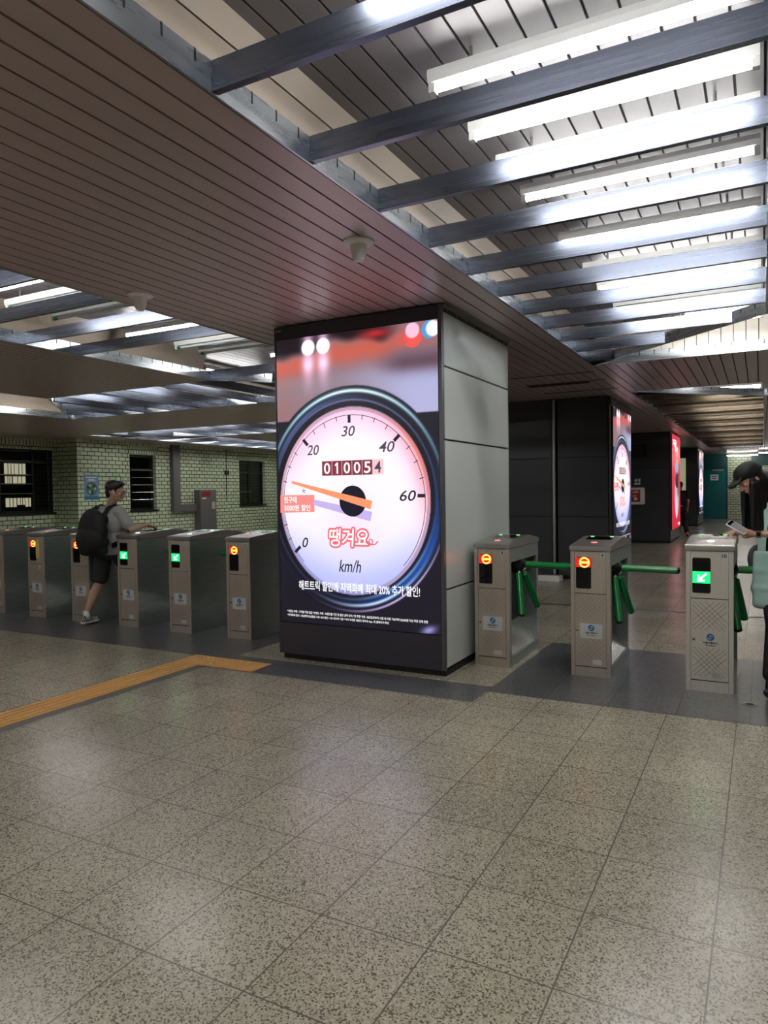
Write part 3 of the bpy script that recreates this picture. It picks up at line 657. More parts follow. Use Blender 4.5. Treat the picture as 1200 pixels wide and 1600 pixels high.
# ================================================================== BACK PILLARS
def red_rgb(a, b):
    def mixc(base, col, k): k = np.clip(k, 0, 1)[:, None]; return base * (1 - k) + np.array(col)[None, :] * k
    out = np.ones((len(a), 1)) * np.array([[.97, .20, .30]])
    out = mixc(out, (.85, .12, .22), (1 - smooth(0, .6, b)) * .5)
    x = a - .82
    out = mixc(out, (.98, .72, .35), (np.abs(x - .18) < .17) & (b > 1.75) & (b < 2.25) & (np.sin(b * 34) > -.5))
    out = mixc(out, (.55, .72, .92), (np.hypot((x - .1) / .34, (b - 1.72) / .15) < 1))
    out = mixc(out, (.80, .82, .88), (np.hypot((x - .1) / .42, (b - .95) / .65) < 1))
    out = mixc(out, (.18, .18, .24), (np.hypot((x - .12) / .32, (b - 1.35) / .22) < 1))
    out = mixc(out, (.14, .14, .2), (np.hypot((x - .35) / .10, (b - 1.2) / .35) < 1))
    out = mixc(out, (.95, .95, 1), (np.hypot((x - .05) / .2, (b - .62) / .35) < 1))
    return np.clip(out, 0, 1)
ME_red = picture_mesh('screen_picture', SW, SH, 60, 100, lambda a, b: red_rgb(a, b), M_scr2)
def back_pillar(label, x0, x1, y0, y1, sy0, sy1, sz0, sz1, kind, zt=ZC):
    e = empty('advertising_pillar', ((x0 + x1) / 2, (y0 + y1) / 2, 0), label, 'pillar')
    b = MB(); b.box(x0 + .03, x1 - .02, y0 + .03, y1 - .02, 0, zt - .01, M_black); keep(b.build('core'), e)
    zz = [.06, .96, 1.90, 2.9 if kind == 'dial' else 2.9, zt - .01]; zz = [.06, 1.07, 2.08, zt - .012]
    for i in range(3):
        b = MB(); b.box(x0, x1 - .006, y0, y0 + .03, zz[i] + .005, zz[i + 1] - .005, M_panelg); keep(b.build('front_panel'), e)
    b = MB(); b.box(x1 - .02, x1, y0 + .03, y1, .06, sz0 - .02, M_steeld); b.box(x1 - .02, x1, y0 + .03, y1, sz1 + .01, zt - .012, M_panelg); b.box(x1 - .02, x1, y0, sy0 - .01, .06, zt - .012, M_panelg); b.box(x1 - .02, x1, sy1 + .01, y1, sz0 - .02, sz1 + .01, M_steeld)
    keep(b.build('side_cladding'), e)
    b = MB(); b.box(x1 - .02, x1 + .03, sy0, sy1, sz0, sz1, M_rub); sc = keep(b.build('led_screen'), e)
    w, h = sy1 - sy0, sz1 - sz0
    if kind == 'dial': s = build_dial(sc)
    else:
        s = link('screen_picture', ME_red, sc)
        text('advert_lettering', '지금', (.10, .80, 2.28, 2.48), E_w, s, .01, 0, .05)
        text('advert_lettering', '할인', (.50, 1.05, 2.15, 2.30), E_w, s, .01, 0, .05)
        text('advert_lettering', '주문', (1.1, 1.5, .06, .14), E_w, s, .01, 0, .04)
    s.rotation_euler = (R(90), 0, R(90)); s.scale = (w / SW, h / SH, 1); s.location = (x1 + .032, sy0, sz0)
    return e
back_pillar('dark pillar behind the turnstiles with the speedometer advert on its right side', -3.09, -2.231, 12.15, 14.35, 12.33, 14.14, .60, 2.91, 'dial')
back_pillar('dark pillar with a bright red advert screen on its right side', -4.59, -2.231, 20.95, 23.45, 21.1, 23.3, .36, 3.03, 'red')
back_pillar('farthest dark pillar, with a narrow speedometer advert, left of the teal door', -4.59, -2.231, 30.36, 33.2, 30.55, 33.0, .42, 2.98, 'dial')
b = MB(); b.box(-5.2, -3.19, 12.15, 12.19, .06, 1.07, M_panelg); b.box(-5.2, -3.19, 12.15, 12.19, 1.08, 2.07, M_panelg); b.box(-5.2, -3.19, 12.15, 12.19, 2.08, ZC - .01, M_panelg); b.box(-5.2, -3.2, 12.19, 14.3, .0, ZC - .01, M_black)
tag(b.build('partition_panel'), 'dark panelled partition left of the steel pole, behind the big pillar', 'partition')
b = MB(); b.cyl((-3.14, 12.10, .06), (-3.14, 12.10, ZC - .03), .028, M_steel, n=20); b.lathe([(.05, 0), (.05, .012), (.03, .03)], (-3.14, 12.10, 0), M_steel); b.lathe([(.045, 0), (.045, -.02)], (-3.14, 12.1, ZC - .002), M_steelb)
tag(b.build('steel_pole', smooth=True), 'upright steel pole between the two dark panels', 'pole')
b = MB(); b.box(-3.38, -2.98, 11.78, 12.02, 0, .085, M_paint); b.box(-3.36, -3.0, 11.80, 12.0, .085, .095, M_steel); tag(b.build('floor_box', bevel=.005), 'low pale box on the floor at the foot of the steel pole', 'box')
# AED cabinet, signs
e = empty('defibrillator_cabinet', (-3.08, 20.9, 1.08), 'white wall cabinet with a red defibrillator behind its window, on the dark pillar', 'cabinet')
b = MB(); b.box(-3.28, -2.885, 20.72, 20.95, 1.08, 1.55, M_paint); keep(b.build('case', bevel=.015), e)
b = MB(); b.box(-3.24, -2.98, 20.712, 20.72, 1.15, 1.49, mat('aed_red', (.42, .10, .10), .4, emit=(.42, .10, .10), strength=.15)); f = keep(b.build('door_window'), e)
for s_, bx, m_ in (('AED', (-3.19, -3.02, 1.40, 1.46), M_paint), ('심장', (-3.19, -3.08, 1.30, 1.34), M_paint)):
    t = text('lettering', s_, (bx[0], bx[1], bx[2], bx[3]), m_, e, 0, 0, .03); t.rotation_euler = (R(90), 0, 0); t.location = Vector((0, 20.705, 0)) - e.location
b = MB(); b.lathe([(.045, 0), (.045, .004)], (-3.1, 20.712, 1.24), M_paint, 20, (0, -1, 0)); keep(b.build('heart_mark'), e)
e = empty('first_aid_sign', (-3.09, 20.94, 1.62), 'small green sign above the white defibrillator cabinet', 'sign')
b = MB(); b.box(-3.19, -2.99, 20.93, 20.95, 1.61, 1.82, mat('sign_green', (.10, .38, .30), .4)); b.box(-3.17, -3.01, 20.926, 20.93, 1.63, 1.68, M_paint); b.box(-3.14, -3.10, 20.926, 20.93, 1.70, 1.80, M_paint); b.box(-3.17, -3.07, 20.926, 20.93, 1.73, 1.77, M_paint); b.box(-3.05, -3.01, 20.926, 20.93, 1.70, 1.80, M_paint); keep(b.build('sign_plate'), e)
e = empty('dark_notice', (-3.05, 20.94, 2.42), 'dark notice with faint grey lines high on the pillar above the defibrillator', 'notice')
b = MB(); b.box(-3.27, -2.84, 20.935, 20.95, 2.40, 2.74, M_rub)
for k, w in enumerate((.30, .34, .28, .32, .24)): b.box(-3.23, -3.23 + w, 20.932, 20.935, 2.68 - k * .055, 2.69 - k * .055, M_grey)
keep(b.build('notice_plate'), e)
b = MB(); b.box(-2.90, -2.66, 30.30, 30.36, 1.25, 2.68, mat('cream_board2', (.80, .80, .68), .5, emit=(.8, .8, .68), strength=.25)); tag(b.build('lit_board'), 'tall pale lit board beside the farthest pillar', 'board')
e = empty('security_camera', (-2.45, 25.5, ZC), 'small white dome camera under the soffit beyond the red screen', 'camera')
b = MB(); b.cyl((-3.4, 25.5, ZC - .03), (-2.3, 25.5, ZC - .03), .02, M_paint, n=8); keep(b.build('mount_rail'), e)
b = MB(); b.lathe([(.07, -.04), (.075, -.09), (.05, -.15), (.01, -.17)], (-2.42, 25.5, ZC), M_paint); keep(b.build('dome', smooth=True), e)

# ================================================================== TURNSTILES
E_red = emi('sign_red', (1, .25, .16), 1.5); E_redb = emi('sign_red_glow', (.95, .04, .03), 1.6); E_yel = emi('sign_amber', (1, .60, .25), 3.4); E_gr = emi('sign_green_lit', (.05, 1, .38), 2.6); E_wh = emi('sign_white_lit', (.85, 1, .92), 2.2); E_pink = emi('status_pink', (1, .55, .50), 1.1); E_gdot = emi('status_green', (.55, 1, .65), 1.3)
M_line2 = mat('etched_line_faint', (.58, .54, .50), .5, .8); M_line = mat('etched_line', (.36, .34, .32), .5, .6); M_stick = mat('sticker_white', (.78, .79, .78), .5); M_blue = mat('emblem_blue', (.10, .42, .68), .4); M_ink = mat('ink', (.10, .12, .16), .5); M_seam = mat('seam_dark', (.08, .08, .08), .6)
M_front2 = noisy('front_steel_bright', (.86, .84, .80), .34, .55, (50, 50, 2.5), .10, .02, .07)
M_front = noisy('front_steel', (.76, .71, .66), .38, .55, (50, 50, 2.5), .10, .02, .07)
GW, GL = .317, .90
ME_txt = {}
def cached_text(name, s, box, m, parent, z, off=0.):
    k = (s, box, m.name)
    if k not in ME_txt:
        o = text(name, s, box, m, parent, z, 0, off); ME_txt[k] = o.data; return o
    return link(name, ME_txt[k], parent)
def gate(x, label, sign, side=1, y=5.911, k=1.0, num=None, etched=.0, bright=0, sticker=True, top_glow='pink', long=GL):
    e = empty('turnstile', (x, y, 0), label, 'turnstile', 'turnstiles in the gate line')
    H1 = 1.035
    sd = (lambda a: a) if side == 1 else (lambda a: GW - a)          # mirror about the middle
    def bx(b, xa, xb, *r): xa, xb = sorted((sd(xa), sd(xb))); b.box(xa, xb, *r)
    L_ = long
    b = MB()
    bx(b, 0, .13, .012, L_, .0, H1, M_steeld)
    bx(b, .13, GW, .012, .062, .0, H1, M_steeld); bx(b, .13, GW, L_ - .05, L_, .0, H1, M_steeld)
    bx(b, .13, GW, .062, L_ - .05, .0, .085, M_steeld); bx(b, .13, GW, .062, L_ - .05, .915, H1, M_steeld)
    b.build('body', e)
    b = MB(); P = [(.13, .30), (.134, .30), (GW - .012, .092), (GW - .012, .086), (.13, .086)]
    P = [(sd(u), v) for u, v in P]; b.prism(P, 1, .064, L_ - .052, M_steelb); b.build('recess_slope', e)
    b = MB(); bx(b, .13, .133, .064, L_ - .052, .3, .913, M_panelg); b.build('recess_back', e)
    # cap: front lip, rise, flat, fall
    b = MB(); b.prism([(-.012, H1 + .004), (-.012, H1 + .04), (.02, H1 + .048), (.50, H1 + .088), (.62, H1 + .088), (L_ + .01, H1 + .048), (L_ + .01, H1 + .004)], 0, -.008, GW + .008, M_steel if not bright else M_steelb)
    cp = b.build('top_cap', e, bevel=.004)
    def topz(yy): return H1 + .048 + (yy - .02) / .48 * .04
    sl = .04 / .48
    b = MB(); b.prism([(.33, topz(.33) + .001), (.52, H1 + .0905), (.52, H1 + .087), (.33, topz(.33) - .002)], 0, .05, GW - .05, M_glossk); rd = b.build('card_reader', e)
    for sx in (.075, GW - .075):
        b = MB(); b.box(sx - .015, sx + .015, .50, .515, H1 + .0905, H1 + .094, E_gdot); b.build('reader_light', rd)
    b = MB(); b.lathe([(.026, 0), (.026, .004)], (GW / 2, .17, topz(.17)), E_pink if top_glow == 'pink' else E_wh, 20, (0, -sl, 1)); b.build('status_lamp', e)
    # front face
    MF = M_front2 if bright else M_front
    b = MB()
    b.box(.0, .03, 0, .012, 0, H1, MF); b.box(GW - .03, GW, 0, .012, 0, H1, MF)
    b.box(.033, GW - .033, .002, .012, .69, H1 - .003, MF); fp = b.build('front_panel', e)
    b = MB(); b.box(.033, GW - .033, .004, .012, .0, .078, MF); b.build('kick_plate', e)
    b = MB(); b.box(.034, GW - .034, .0015, .012, .086, .684, MF)
    ML = M_line if etched > .9 else M_line2
    def line(p, q):
        p = Vector(p); q = Vector(q); dd = (q - p).normalized(); n = Vector((-dd.y, dd.x)) * .0011; pp = [p - n, q - n, q + n, p + n]
        b.add([(u.x, .0009, u.y) for u in pp], [(0, 1, 2, 3)], ML)
    if etched:
        def clipline(x0, z0, sl_, a, c):      # x from a to c
            line((a, z0 + sl_ * (a - x0)), (c, z0 + sl_ * (c - x0)))
        for zc_ in ((.56, .22) if etched > .5 else (.58, .24)):
            for o_ in (-.075, -.035, 0, .035, .075):
                for s_ in (1, -1):
                    a, c = .045, GW - .045; m_ = GW / 2; lo, hi = zc_ - .105, zc_ + .105
                    # keep inside the band
                    xs_ = [m_ + s_ * (zz - zc_ - o_) for zz in (lo, hi)]; a2, c2 = max(a, min(xs_)), min(c, max(xs_))
                    if c2 > a2 + .02: line((a2, zc_ + o_ + s_ * (a2 - m_)), (c2, zc_ + o_ + s_ * (c2 - m_)))
    dp = b.build('door_panel', e)
    b = MB(); b.lathe([(.011, 0), (.011, .006), (.007, .007)], (.052, .001, .385), M_steelb, 16, (0, -1, 0)); b.lathe([(.0045, .007), (.0045, .008)], (.052, .001, .385), M_ink, 10, (0, -1, 0)); b.build('door_lock', dp)
    b = MB(); b.box(.0325, GW - .0325, .006, .011, .0785, .0855, M_seam); b.box(.0325, GW - .0325, .006, .011, .6845, .6895, M_seam); b.build('panel_seam', e)
    # display window
    b = MB(); x0, x1, z0, z1 = .045, .165, .728, .985; r = .014; pts = []
    for cx, cz, a0 in ((x1 - r, z1 - r, 0), (x0 + r, z1 - r, 90), (x0 + r, z0 + r, 180), (x1 - r, z0 + r, 270)):
        for i in range(5): pts.append((cx + r * math.cos(R(a0 + i * 22.5)), cz + r * math.sin(R(a0 + i * 22.5))))
    c_ = ((x0 + x1) / 2, (z0 + z1) / 2)
    b.prism([(c_[0] + (u - c_[0]) * 1.05, c_[1] + (v - c_[1]) * 1.025) for u, v in pts], 1, -.001, .003, M_steelb); b.prism(pts, 1, -.0018, .002, M_glossk); dw = b.build('display_window', e)
    if sign == 'stop':
        b = MB(); b.box(.047, .163, -.0022, -.0016, .905, .98, E_redb); b.build('sign_backlight', dw)
        b = MB(); n = 28; cx, cz = .113, .943
        for i in range(n):
            a0, a1 = 2 * math.pi * i / n, 2 * math.pi * (i + 1) / n
            b.add([(cx + rr * math.cos(aa), -.003, cz + rr * math.sin(aa)) for rr, aa in ((.030, a0), (.044, a0), (.044, a1), (.030, a1))], [(0, 1, 2, 3)], E_yel)
        b.box(cx - .034, cx + .034, -.0032, -.0028, cz - .010, cz + .010, E_yel); b.build('no_entry_sign', dw)
    elif sign == 'go':
        b = MB(); b.box(.046, .164, -.0022, -.0016, .80, .885, E_gr); b.build('sign_backlight', dw)
        b = MB()
        def q_(P_): b.add([(u, -.003, v) for u, v in P_], [tuple(range(len(P_)))], E_wh)
        q_([(.078, .812), (.126, .812), (.126, .826), (.078, .826)]); q_([(.078, .826), (.092, .826), (.092, .862), (.078, .862)]); q_([(.092, .838), (.136, .878), (.146, .868), (.102, .826), (.092, .826)])
        b.build('arrow_sign', dw)
    # sticker with emblem
    if sticker:
        b = MB(); b.box(.075, .253, .0002, .0018, .318, .44, M_stick); st = b.build('sticker', dp)
    else: st = dp
    b = MB(); b.lathe([(.026, 0), (.026, .0012)], (.165, 0 if sticker else .001, .405), M_blue, 24, (0, -1, 0))
    for s_ in (1, -1):
        pv = []
        for i in range(9): a = R(-20 + 27 * i); pv.append((.165 + s_ * (.005 + .009 * math.cos(a)), .405 + s_ * (.0045 + .0085 * math.sin(a))))
        for i in range(8):
            (u0, v0), (u1, v1) = pv[i], pv[i + 1]; dd = Vector((u1 - u0, v1 - v0)).normalized(); nn = Vector((-dd.y, dd.x)) * .003
            b.add([(u0 - nn.x, -.0022, v0 - nn.y), (u1 - nn.x, -.0022, v1 - nn.y), (u1 + nn.x, -.0022, v1 + nn.y), (u0 + nn.x, -.0022, v0 + nn.y)], [(0, 1, 2, 3)], M_stick)
    b.build('round_emblem', st)
    t = cached_text('lettering', '서울교통공사', (.115, .215, .356, .372), M_ink, st, 0, .03); t.rotation_euler = (R(90), 0, 0); t.location = (0, -.0008, 0)
    t = cached_text('lettering', 'Seoul Metro', (.13, .20, .340, .350), M_ink, st, 0, .02); t.rotation_euler = (R(90), 0, 0); t.location = (0, -.0008, 0)
    b = MB(); b.box(.175, .245, .0002, .0016, .105, .145, M_stick if not bright else M_steelb); b.build('small_label', dp)
    b = MB(); b.box(.238, .276, .0005, .002, .985, 1.022, M_stick); nt = b.build('number_tag', fp)
    if num:
        t = cached_text('number', num, (.248, .266, .990, 1.016) if len(num) == 1 else (.242, .272, .990, 1.016), M_ink, nt, 0, .03); t.rotation_euler = (R(90), 0, 0); t.location = (0, -.0006, 0)
    # tripod
    hub = Vector((sd(GW - .045), .44, .845)); sg = side
    b = MB(); b.box(*sorted((sd(.13), sd(GW - .09))), hub.y - .09, hub.y + .09, hub.z - .09, hub.z + .072, M_rub)
    b.lathe([(.088, -.07), (.088, -.02), (.074, .02), (.05, .045), (.02, .055)], hub, M_rub, 28, (sg * .82, 0, -.57)); hb = b.build('tripod_hub', e, True)
    b = MB(); b.lathe([(.03, .045), (.028, .06), (.01, .066)], hub, M_steelb, 16, (sg * .82, 0, -.57)); b.build('hub_cap', hb, True)
    def arm(p0, p1):
        p0 = Vector((sd(p0[0]), p0[1], p0[2])); p1 = Vector((sd(p1[0]), p1[1], p1[2])); d = (p1 - p0).normalized()
        b = MB(); b.cyl(hub, p0 + d * .02, .018, M_steelb); b.cyl(p0, p1, .030, M_green, n=20); a = b.build('arm', e, True)
        b = MB(); b.lathe([(.030, 0), (.0305, .008), (.020, .018), (.005, .022)], p1, M_rub, 20, d); b.build('rubber_tip', a, True)
    arm((.335, .45, .862), (.775, .475, .852)); arm((.285, .375, .785), (.338, .285, .425)); arm((.315, .47, .775), (.372, .67, .455))
    e.scale = (k, k, k)
    return e
gate(-9.18, 'leftmost turnstile, cut by the left edge of the photo', 'stop', -1, etched=.6)
g = gate(-8.358, 'turnstile with a yellow vertical notice beside its red sign, second from the left', 'stop', -1, num='2', etched=.3)
b = MB(); b.box(.165, .225, -.004, .001, .76, 1.0, mat('notice_yellow', (.93, .82, .52), .5))
for i in range(7): b.box(.189, .201, -.0055, -.004, .968 - i * .031, .980 - i * .031, M_ink)
nt = b.build('yellow_notice', g); nt['label'] = 'narrow yellow vertical notice'
b = MB(); b.box(.205, .25, -.001, .001, .62, .67, M_stick); b.build('small_sticker', g)
gate(-7.538, 'turnstile with a red no-entry sign, half hidden behind the man with the backpack', 'stop', -1, num='3', etched=.4)
gate(-6.721, 'turnstile with a green arrow that the man is tapping with his hand', 'go', -1, num='4', etched=.0, top_glow='white')
gate(-5.904, 'turnstile with a green arrow, second to the left of the big screen pillar', 'go', -1, num='5', etched=.8, top_glow='white')
gate(-5.071, 'turnstile with a red no-entry sign, next to the left side of the big screen pillar', 'stop', -1, num='6', etched=.6)
gate(-2.248, 'turnstile numbered 8 with green arms, standing against the white side of the big pillar', 'stop', 1, num='8', etched=.3)
gate(-1.401, 'turnstile numbered 9 with green arms, middle of the three on the right', 'stop', 1, num='9', etched=.3)
gate(-.512, 'bright steel turnstile with etched crossing lines and a green arrow, rightmost of all', 'go', 1, y=5.84, k=1.03, num='10', etched=1., bright=1, sticker=False, top_glow='white')
b = MB(); b.lathe([(.05, 0), (.05, .004), (.035, .006)], (-.075, 5.62, 0), M_steeld, 24); b.lathe([(.028, .006), (.028, .008)], (-.075, 5.62, 0), M_ink, 16); tag(b.build('floor_socket'), 'small round metal floor socket right of the rightmost turnstile', 'floor socket')
# ================================================================== PEOPLE
def blob(name, items, m, parent, voxel=.007, smooth_it=4, extra=None):
    """one continuous surface from tapered limbs ('c',p,r,q,r2) and ellipsoids ('e',c,(rx,ry,rz),forward)"""
    vs, fs = [], []
    for it in items:
        bm = bmesh.new()
        if it[0] == 'c':
            for p, r in ((it[1], it[2]), (it[3], it[4])):
                bmesh.ops.create_icosphere(bm, subdivisions=2, radius=r, matrix=Matrix.Translation(p))
            g = bmesh.ops.convex_hull(bm, input=list(bm.verts))
            bmesh.ops.delete(bm, geom=[v for v in bm.verts if not v.link_faces], context='VERTS')
            junk = {x for x in g['geom_interior'] if isinstance(x, bmesh.types.BMVert)}
            bmesh.ops.delete(bm, geom=[v for v in junk if v.is_valid], context='VERTS')
        else:
            f = Vector(it[3]).normalized() if len(it) > 3 else Vector((0, 1, 0)); upv = Vector(it[4]).normalized() if len(it) > 4 else Vector((0, 0, 1))
            rgt = f.cross(upv).normalized(); upv = rgt.cross(f)
            Mx = Matrix((rgt, f, upv)).transposed().to_4x4(); Mx.translation = Vector(it[1])
            S = Matrix.Diagonal((*it[2], 1)); bmesh.ops.create_icosphere(bm, subdivisions=3, radius=1, matrix=Mx @ S)
        o = len(vs); bm.verts.index_update(); vs += [tuple(v.co) for v in bm.verts]; fs += [[v.index + o for v in f_.verts] for f_ in bm.faces]; bm.free()
    me = bpy.data.meshes.new('tmp'); me.from_pydata(vs, [], fs); o = bpy.data.objects.new('tmp', me); COL.objects.link(o)
    r = o.modifiers.new('r', 'REMESH'); r.mode = 'VOXEL'; r.voxel_size = voxel; r.use_smooth_shade = True
    s = o.modifiers.new('s', 'SMOOTH'); s.iterations = smooth_it; s.factor = .5
    dg = bpy.context.evaluated_depsgraph_get(); dg.update()
    me2 = bpy.data.meshes.new_from_object(o.evaluated_get(dg)); bpy.data.objects.remove(o); bpy.data.meshes.remove(me)
    me2.name = name; me2.materials.clear(); me2.materials.append(m)
    ob = link(name, me2, None); keep(ob, parent) if parent else None
    return ob
V = Vector
def hand_items(wr, d, nrm, curl=.25, s=1.0, thumb=1):
    """palm and five bent fingers; d = direction of the fingers, nrm = back of the hand"""
    d = V(d).normalized(); nrm = V(nrm); nrm = (nrm - d * nrm.dot(d)).normalized(); w = d.cross(nrm) * thumb
    pc = wr + d * .045 * s
    it = [('e', tuple(pc), (.040 * s, .052 * s, .016 * s), tuple(d), tuple(nrm)), ('c', wr, .026 * s, pc, .022 * s)]
    for k, (off, ln) in enumerate(((.029, .070), (.010, .078), (-.010, .073), (-.028, .058))):
        a = wr + d * .085 * s + w * off * s; dd = d
        r = .0088 * s
        for j in range(3):
            dd = (dd - nrm * curl * (.6 + .5 * j)).normalized(); b_ = a + dd * ln * s * (.45, .32, .23)[j]
            it.append(('c', a, r, b_, r * .92)); a = b_; r *= .92
        it.append(('c', pc + w * off * .8 * s, .0105 * s, wr + d * .085 * s + w * off * s, .0092 * s))
    t0 = wr + d * .02 * s + w * .025 * s; t1 = t0 + (d * .6 + w * .7 - nrm * .2).normalized() * .042 * s; t2 = t1 + (d * .9 + w * .25 - nrm * .3).normalized() * .033 * s
    it += [('c', t0, .015 * s, t1, .011 * s), ('c', t1, .011 * s, t2, .009 * s)]
    return it
def head_items(c, f, u, s=1.0):
    """skull, jaw, nose, brow, lips, ears about centre c facing f"""
    f = V(f).normalized(); u = V(u); u = (u - f * u.dot(f)).normalized(); r = f.cross(u)
    P = lambda x, y, z: c + (r * x + f * y + u * z) * s
    E_ = lambda x, y, z, a, b_, c_: ('e', tuple(P(x, y, z)), (a * s, b_ * s, c_ * s), tuple(f), tuple(u))
    it = [E_(0, -.012, .03, .074, .093, .088), E_(0, .018, -.035, .056, .066, .075), E_(0, .060, -.088, .026, .024, .022), E_(0, .082, .018, .045, .012, .014),
          ('c', P(0, .088, .012), .008 * s, P(0, .112, -.026), .0125 * s), E_(.014, .098, -.030, .009, .010, .008), E_(-.014, .098, -.030, .009, .010, .008),
          E_(0, .086, -.056, .024, .011, .006), E_(0, .083, -.066, .021, .011, .006), E_(.045, .058, -.02, .022, .022, .024), E_(-.045, .058, -.02, .022, .022, .024),
          E_(.076, -.008, -.008, .008, .019, .032), E_(-.076, -.008, -.008, .008, .019, .032)]
    return it, P
def eyes(P, s, parent, f):
    for sx in (.029, -.029):
        b = MB(); b.lathe([(.0, -.011), (.008, -.007), (.011, 0), (.008, .007), (.0, .011)], P(sx, .075, .004), mat('eye_white', (.85, .84, .82), .2), 12, f)
        b.lathe([(.0055, .0085), (.003, .0105)], P(sx, .075, .004), mat('iris', (.06, .04, .03), .1), 12, f); keep(b.build('eye', smooth=True), parent)
SK = noisy('skin', (.74, .55, .46), .5, 0, (14, 14, 14), .06); SKm = noisy('skin_tan', (.71, .56, .47), .5, 0, (14, 14, 14), .06)
HAIR = noisy('black_hair', (.055, .045, .045), .42, 0, (90, 90, 12), .4)
# ---- the man with the backpack
man = empty('person', (-6.98, 6.0, 0), 'man in grey T-shirt and dark shorts walking through the turnstiles, seen from behind', 'person')
hc = V((-6.865, 6.03, 1.590)); hf = V((.80, .60, -.10)); hu = V((0.05, 0, 1))
hi, HP = head_items(hc, hf, hu, 1.08)
neck = V((-6.955, 6.02, 1.40)); shR = V((-6.80, 6.03, 1.345)); shL = V((-7.14, 5.98, 1.345))
elR = V((-6.665, 6.07, 1.145)); wrR = V((-6.60, 6.28, 1.185)); elL = V((-7.20, 6.12, 1.10)); wrL = V((-7.08, 6.34, 1.12))
hpL, hpR = V((-7.09, 6.03, .88)), V((-6.905, 6.05, .88)); knL, knR = V((-7.17, 6.02, .49)), V((-6.92, 6.36, .50)); anL, anR = V((-7.15, 5.80, .115)), V((-6.93, 6.46, .10))
body = hi + [('c', neck, .056, hc + V((-.01, -.015, -.06)), .052), ('c', shL, .055, shR, .055), ('c', V((-6.97, 6.02, 1.22)), .115, V((-6.99, 6.04, .95)), .115), ('c', shR, .045, elR, .038), ('c', elR, .037, wrR, .025),
        ('c', shL, .045, elL, .038), ('c', elL, .037, wrL, .025), ('c', hpL, .085, knL, .056), ('c', knL, .053, V((-7.165, 5.92, .34)), .057), ('c', V((-7.165, 5.92, .34)), .057, anL, .034),
        ('c', hpR, .085, knR, .056), ('c', knR, .053, V((-6.925, 6.40, .34)), .055), ('c', V((-6.925, 6.40, .34)), .055, anR, .034), ('c', neck, .05, V((-6.97, 6.02, 1.25)), .10)]
body += hand_items(wrR, (.05, .95, -.38), (.1, .35, .93), .22, 1.0, -1) + hand_items(wrL, (.1, .9, .1), (-.9, .1, .3), .4)
blob('body', body, SKm, man, .0065, 3)
eyes(HP, .98, man, hf)
TS = noisy('grey_tshirt', (.60, .60, .60), .85, 0, (30, 30, 30), .08)
mid = V((-6.98, 6.03, .98))
blob('tshirt', [('c', shL + V((0, 0, .0)), .078, shR, .078), ('c', shR, .076, shR.lerp(elR, .72), .070), ('c', shL, .076, shL.lerp(elL, .72), .070),
                ('e', (-6.97, 6.02, 1.22), (.21, .14, .20)), ('e', (-6.985, 6.04, 1.02), (.205, .145, .22)), ('e', (-6.99, 6.045, .88), (.205, .15, .11)), ('c', neck + V((0, 0, -.03)), .062, V((-6.97, 6.02, 1.28)), .12)], TS, man, .008, 4)
SH_ = noisy('charcoal_shorts', (.19, .19, .19), .85, 0, (30, 30, 30), .1)
blob('shorts', [('e', (-6.99, 6.045, .86), (.195, .14, .10)), ('c', hpL + V((0, 0, -.02)), .108, hpL.lerp(knL, .84), .100), ('c', hpR + V((0, 0, -.02)), .098, hpR.lerp(knR, .84), .083)], SH_, man, .008, 4)
u_, f_ = hu, hf.normalized()
P = HP
hair = [('e', tuple(P(0, -.022, .052)), (.088, .105, .086), tuple(hf), tuple(hu)), ('e', tuple(P(0, .052, .098)), (.058, .042, .026), tuple(hf), tuple(hu)), ('e', tuple(P(0, -.07, -.005)), (.066, .042, .075), tuple(hf), tuple(hu)), ('e', tuple(P(.0, .08, .088)), (.048, .022, .016), tuple(hf), tuple(hu)), ('e', tuple(P(.066, -.01, .03)), (.012, .04, .035), tuple(hf), tuple(hu)), ('e', tuple(P(-.066, -.01, .03)), (.012, .04, .035), tuple(hf), tuple(hu))]
blob('hair', hair, HAIR, man, .006, 2)
b = MB()
for sx in (.03, -.03):
    c = P(sx, .098, .004); rr = hf.normalized().cross(hu).normalized(); n = 16
    for i in range(n):
        a0, a1 = 2 * math.pi * i / n, 2 * math.pi * (i + 1) / n
        b.cyl(c + rr * .024 * math.cos(a0) + V((0, 0, .018)) * math.sin(a0), c + rr * .024 * math.cos(a1) + V((0, 0, .018)) * math.sin(a1), .0022, M_rub, n=6)
    b.cyl(P(sx + math.copysign(.024, sx), .098, .006), P(math.copysign(.078, sx), .0, .01), .0022, M_rub, n=6)
b.cyl(P(.006, .1, .008), P(-.006, .1, .008), .0022, M_rub, n=6); keep(b.build('glasses'), man)
b = MB(); b.lathe([(.004, -.006), (.009, 0), (.008, .008), (.003, .011)], P(.083, .004, -.008), M_paint, 12, tuple(hf.cross(hu))); b.cyl(P(.086, .006, -.010), P(.086, .016, -.036), .003, M_paint, n=8); keep(b.build('earbud', smooth=True), man)
M_sole = mat('white_sole', (.82, .81, .79), .5)
CHK = mat('checker_shoe', (.1, .1, .1), .7); N, L, bb = nodes(CHK); ck = N.new('ShaderNodeTexChecker'); ck.inputs['Scale'].default_value = 55; ck.inputs[1].default_value = (.012, .012, .012, 1); ck.inputs[2].default_value = (.7, .7, .68, 1); tc = N.new('ShaderNodeTexCoord'); L.new(tc.outputs['Object'], ck.inputs[0]); L.new(ck.outputs[0], bb.inputs['Base Color'])
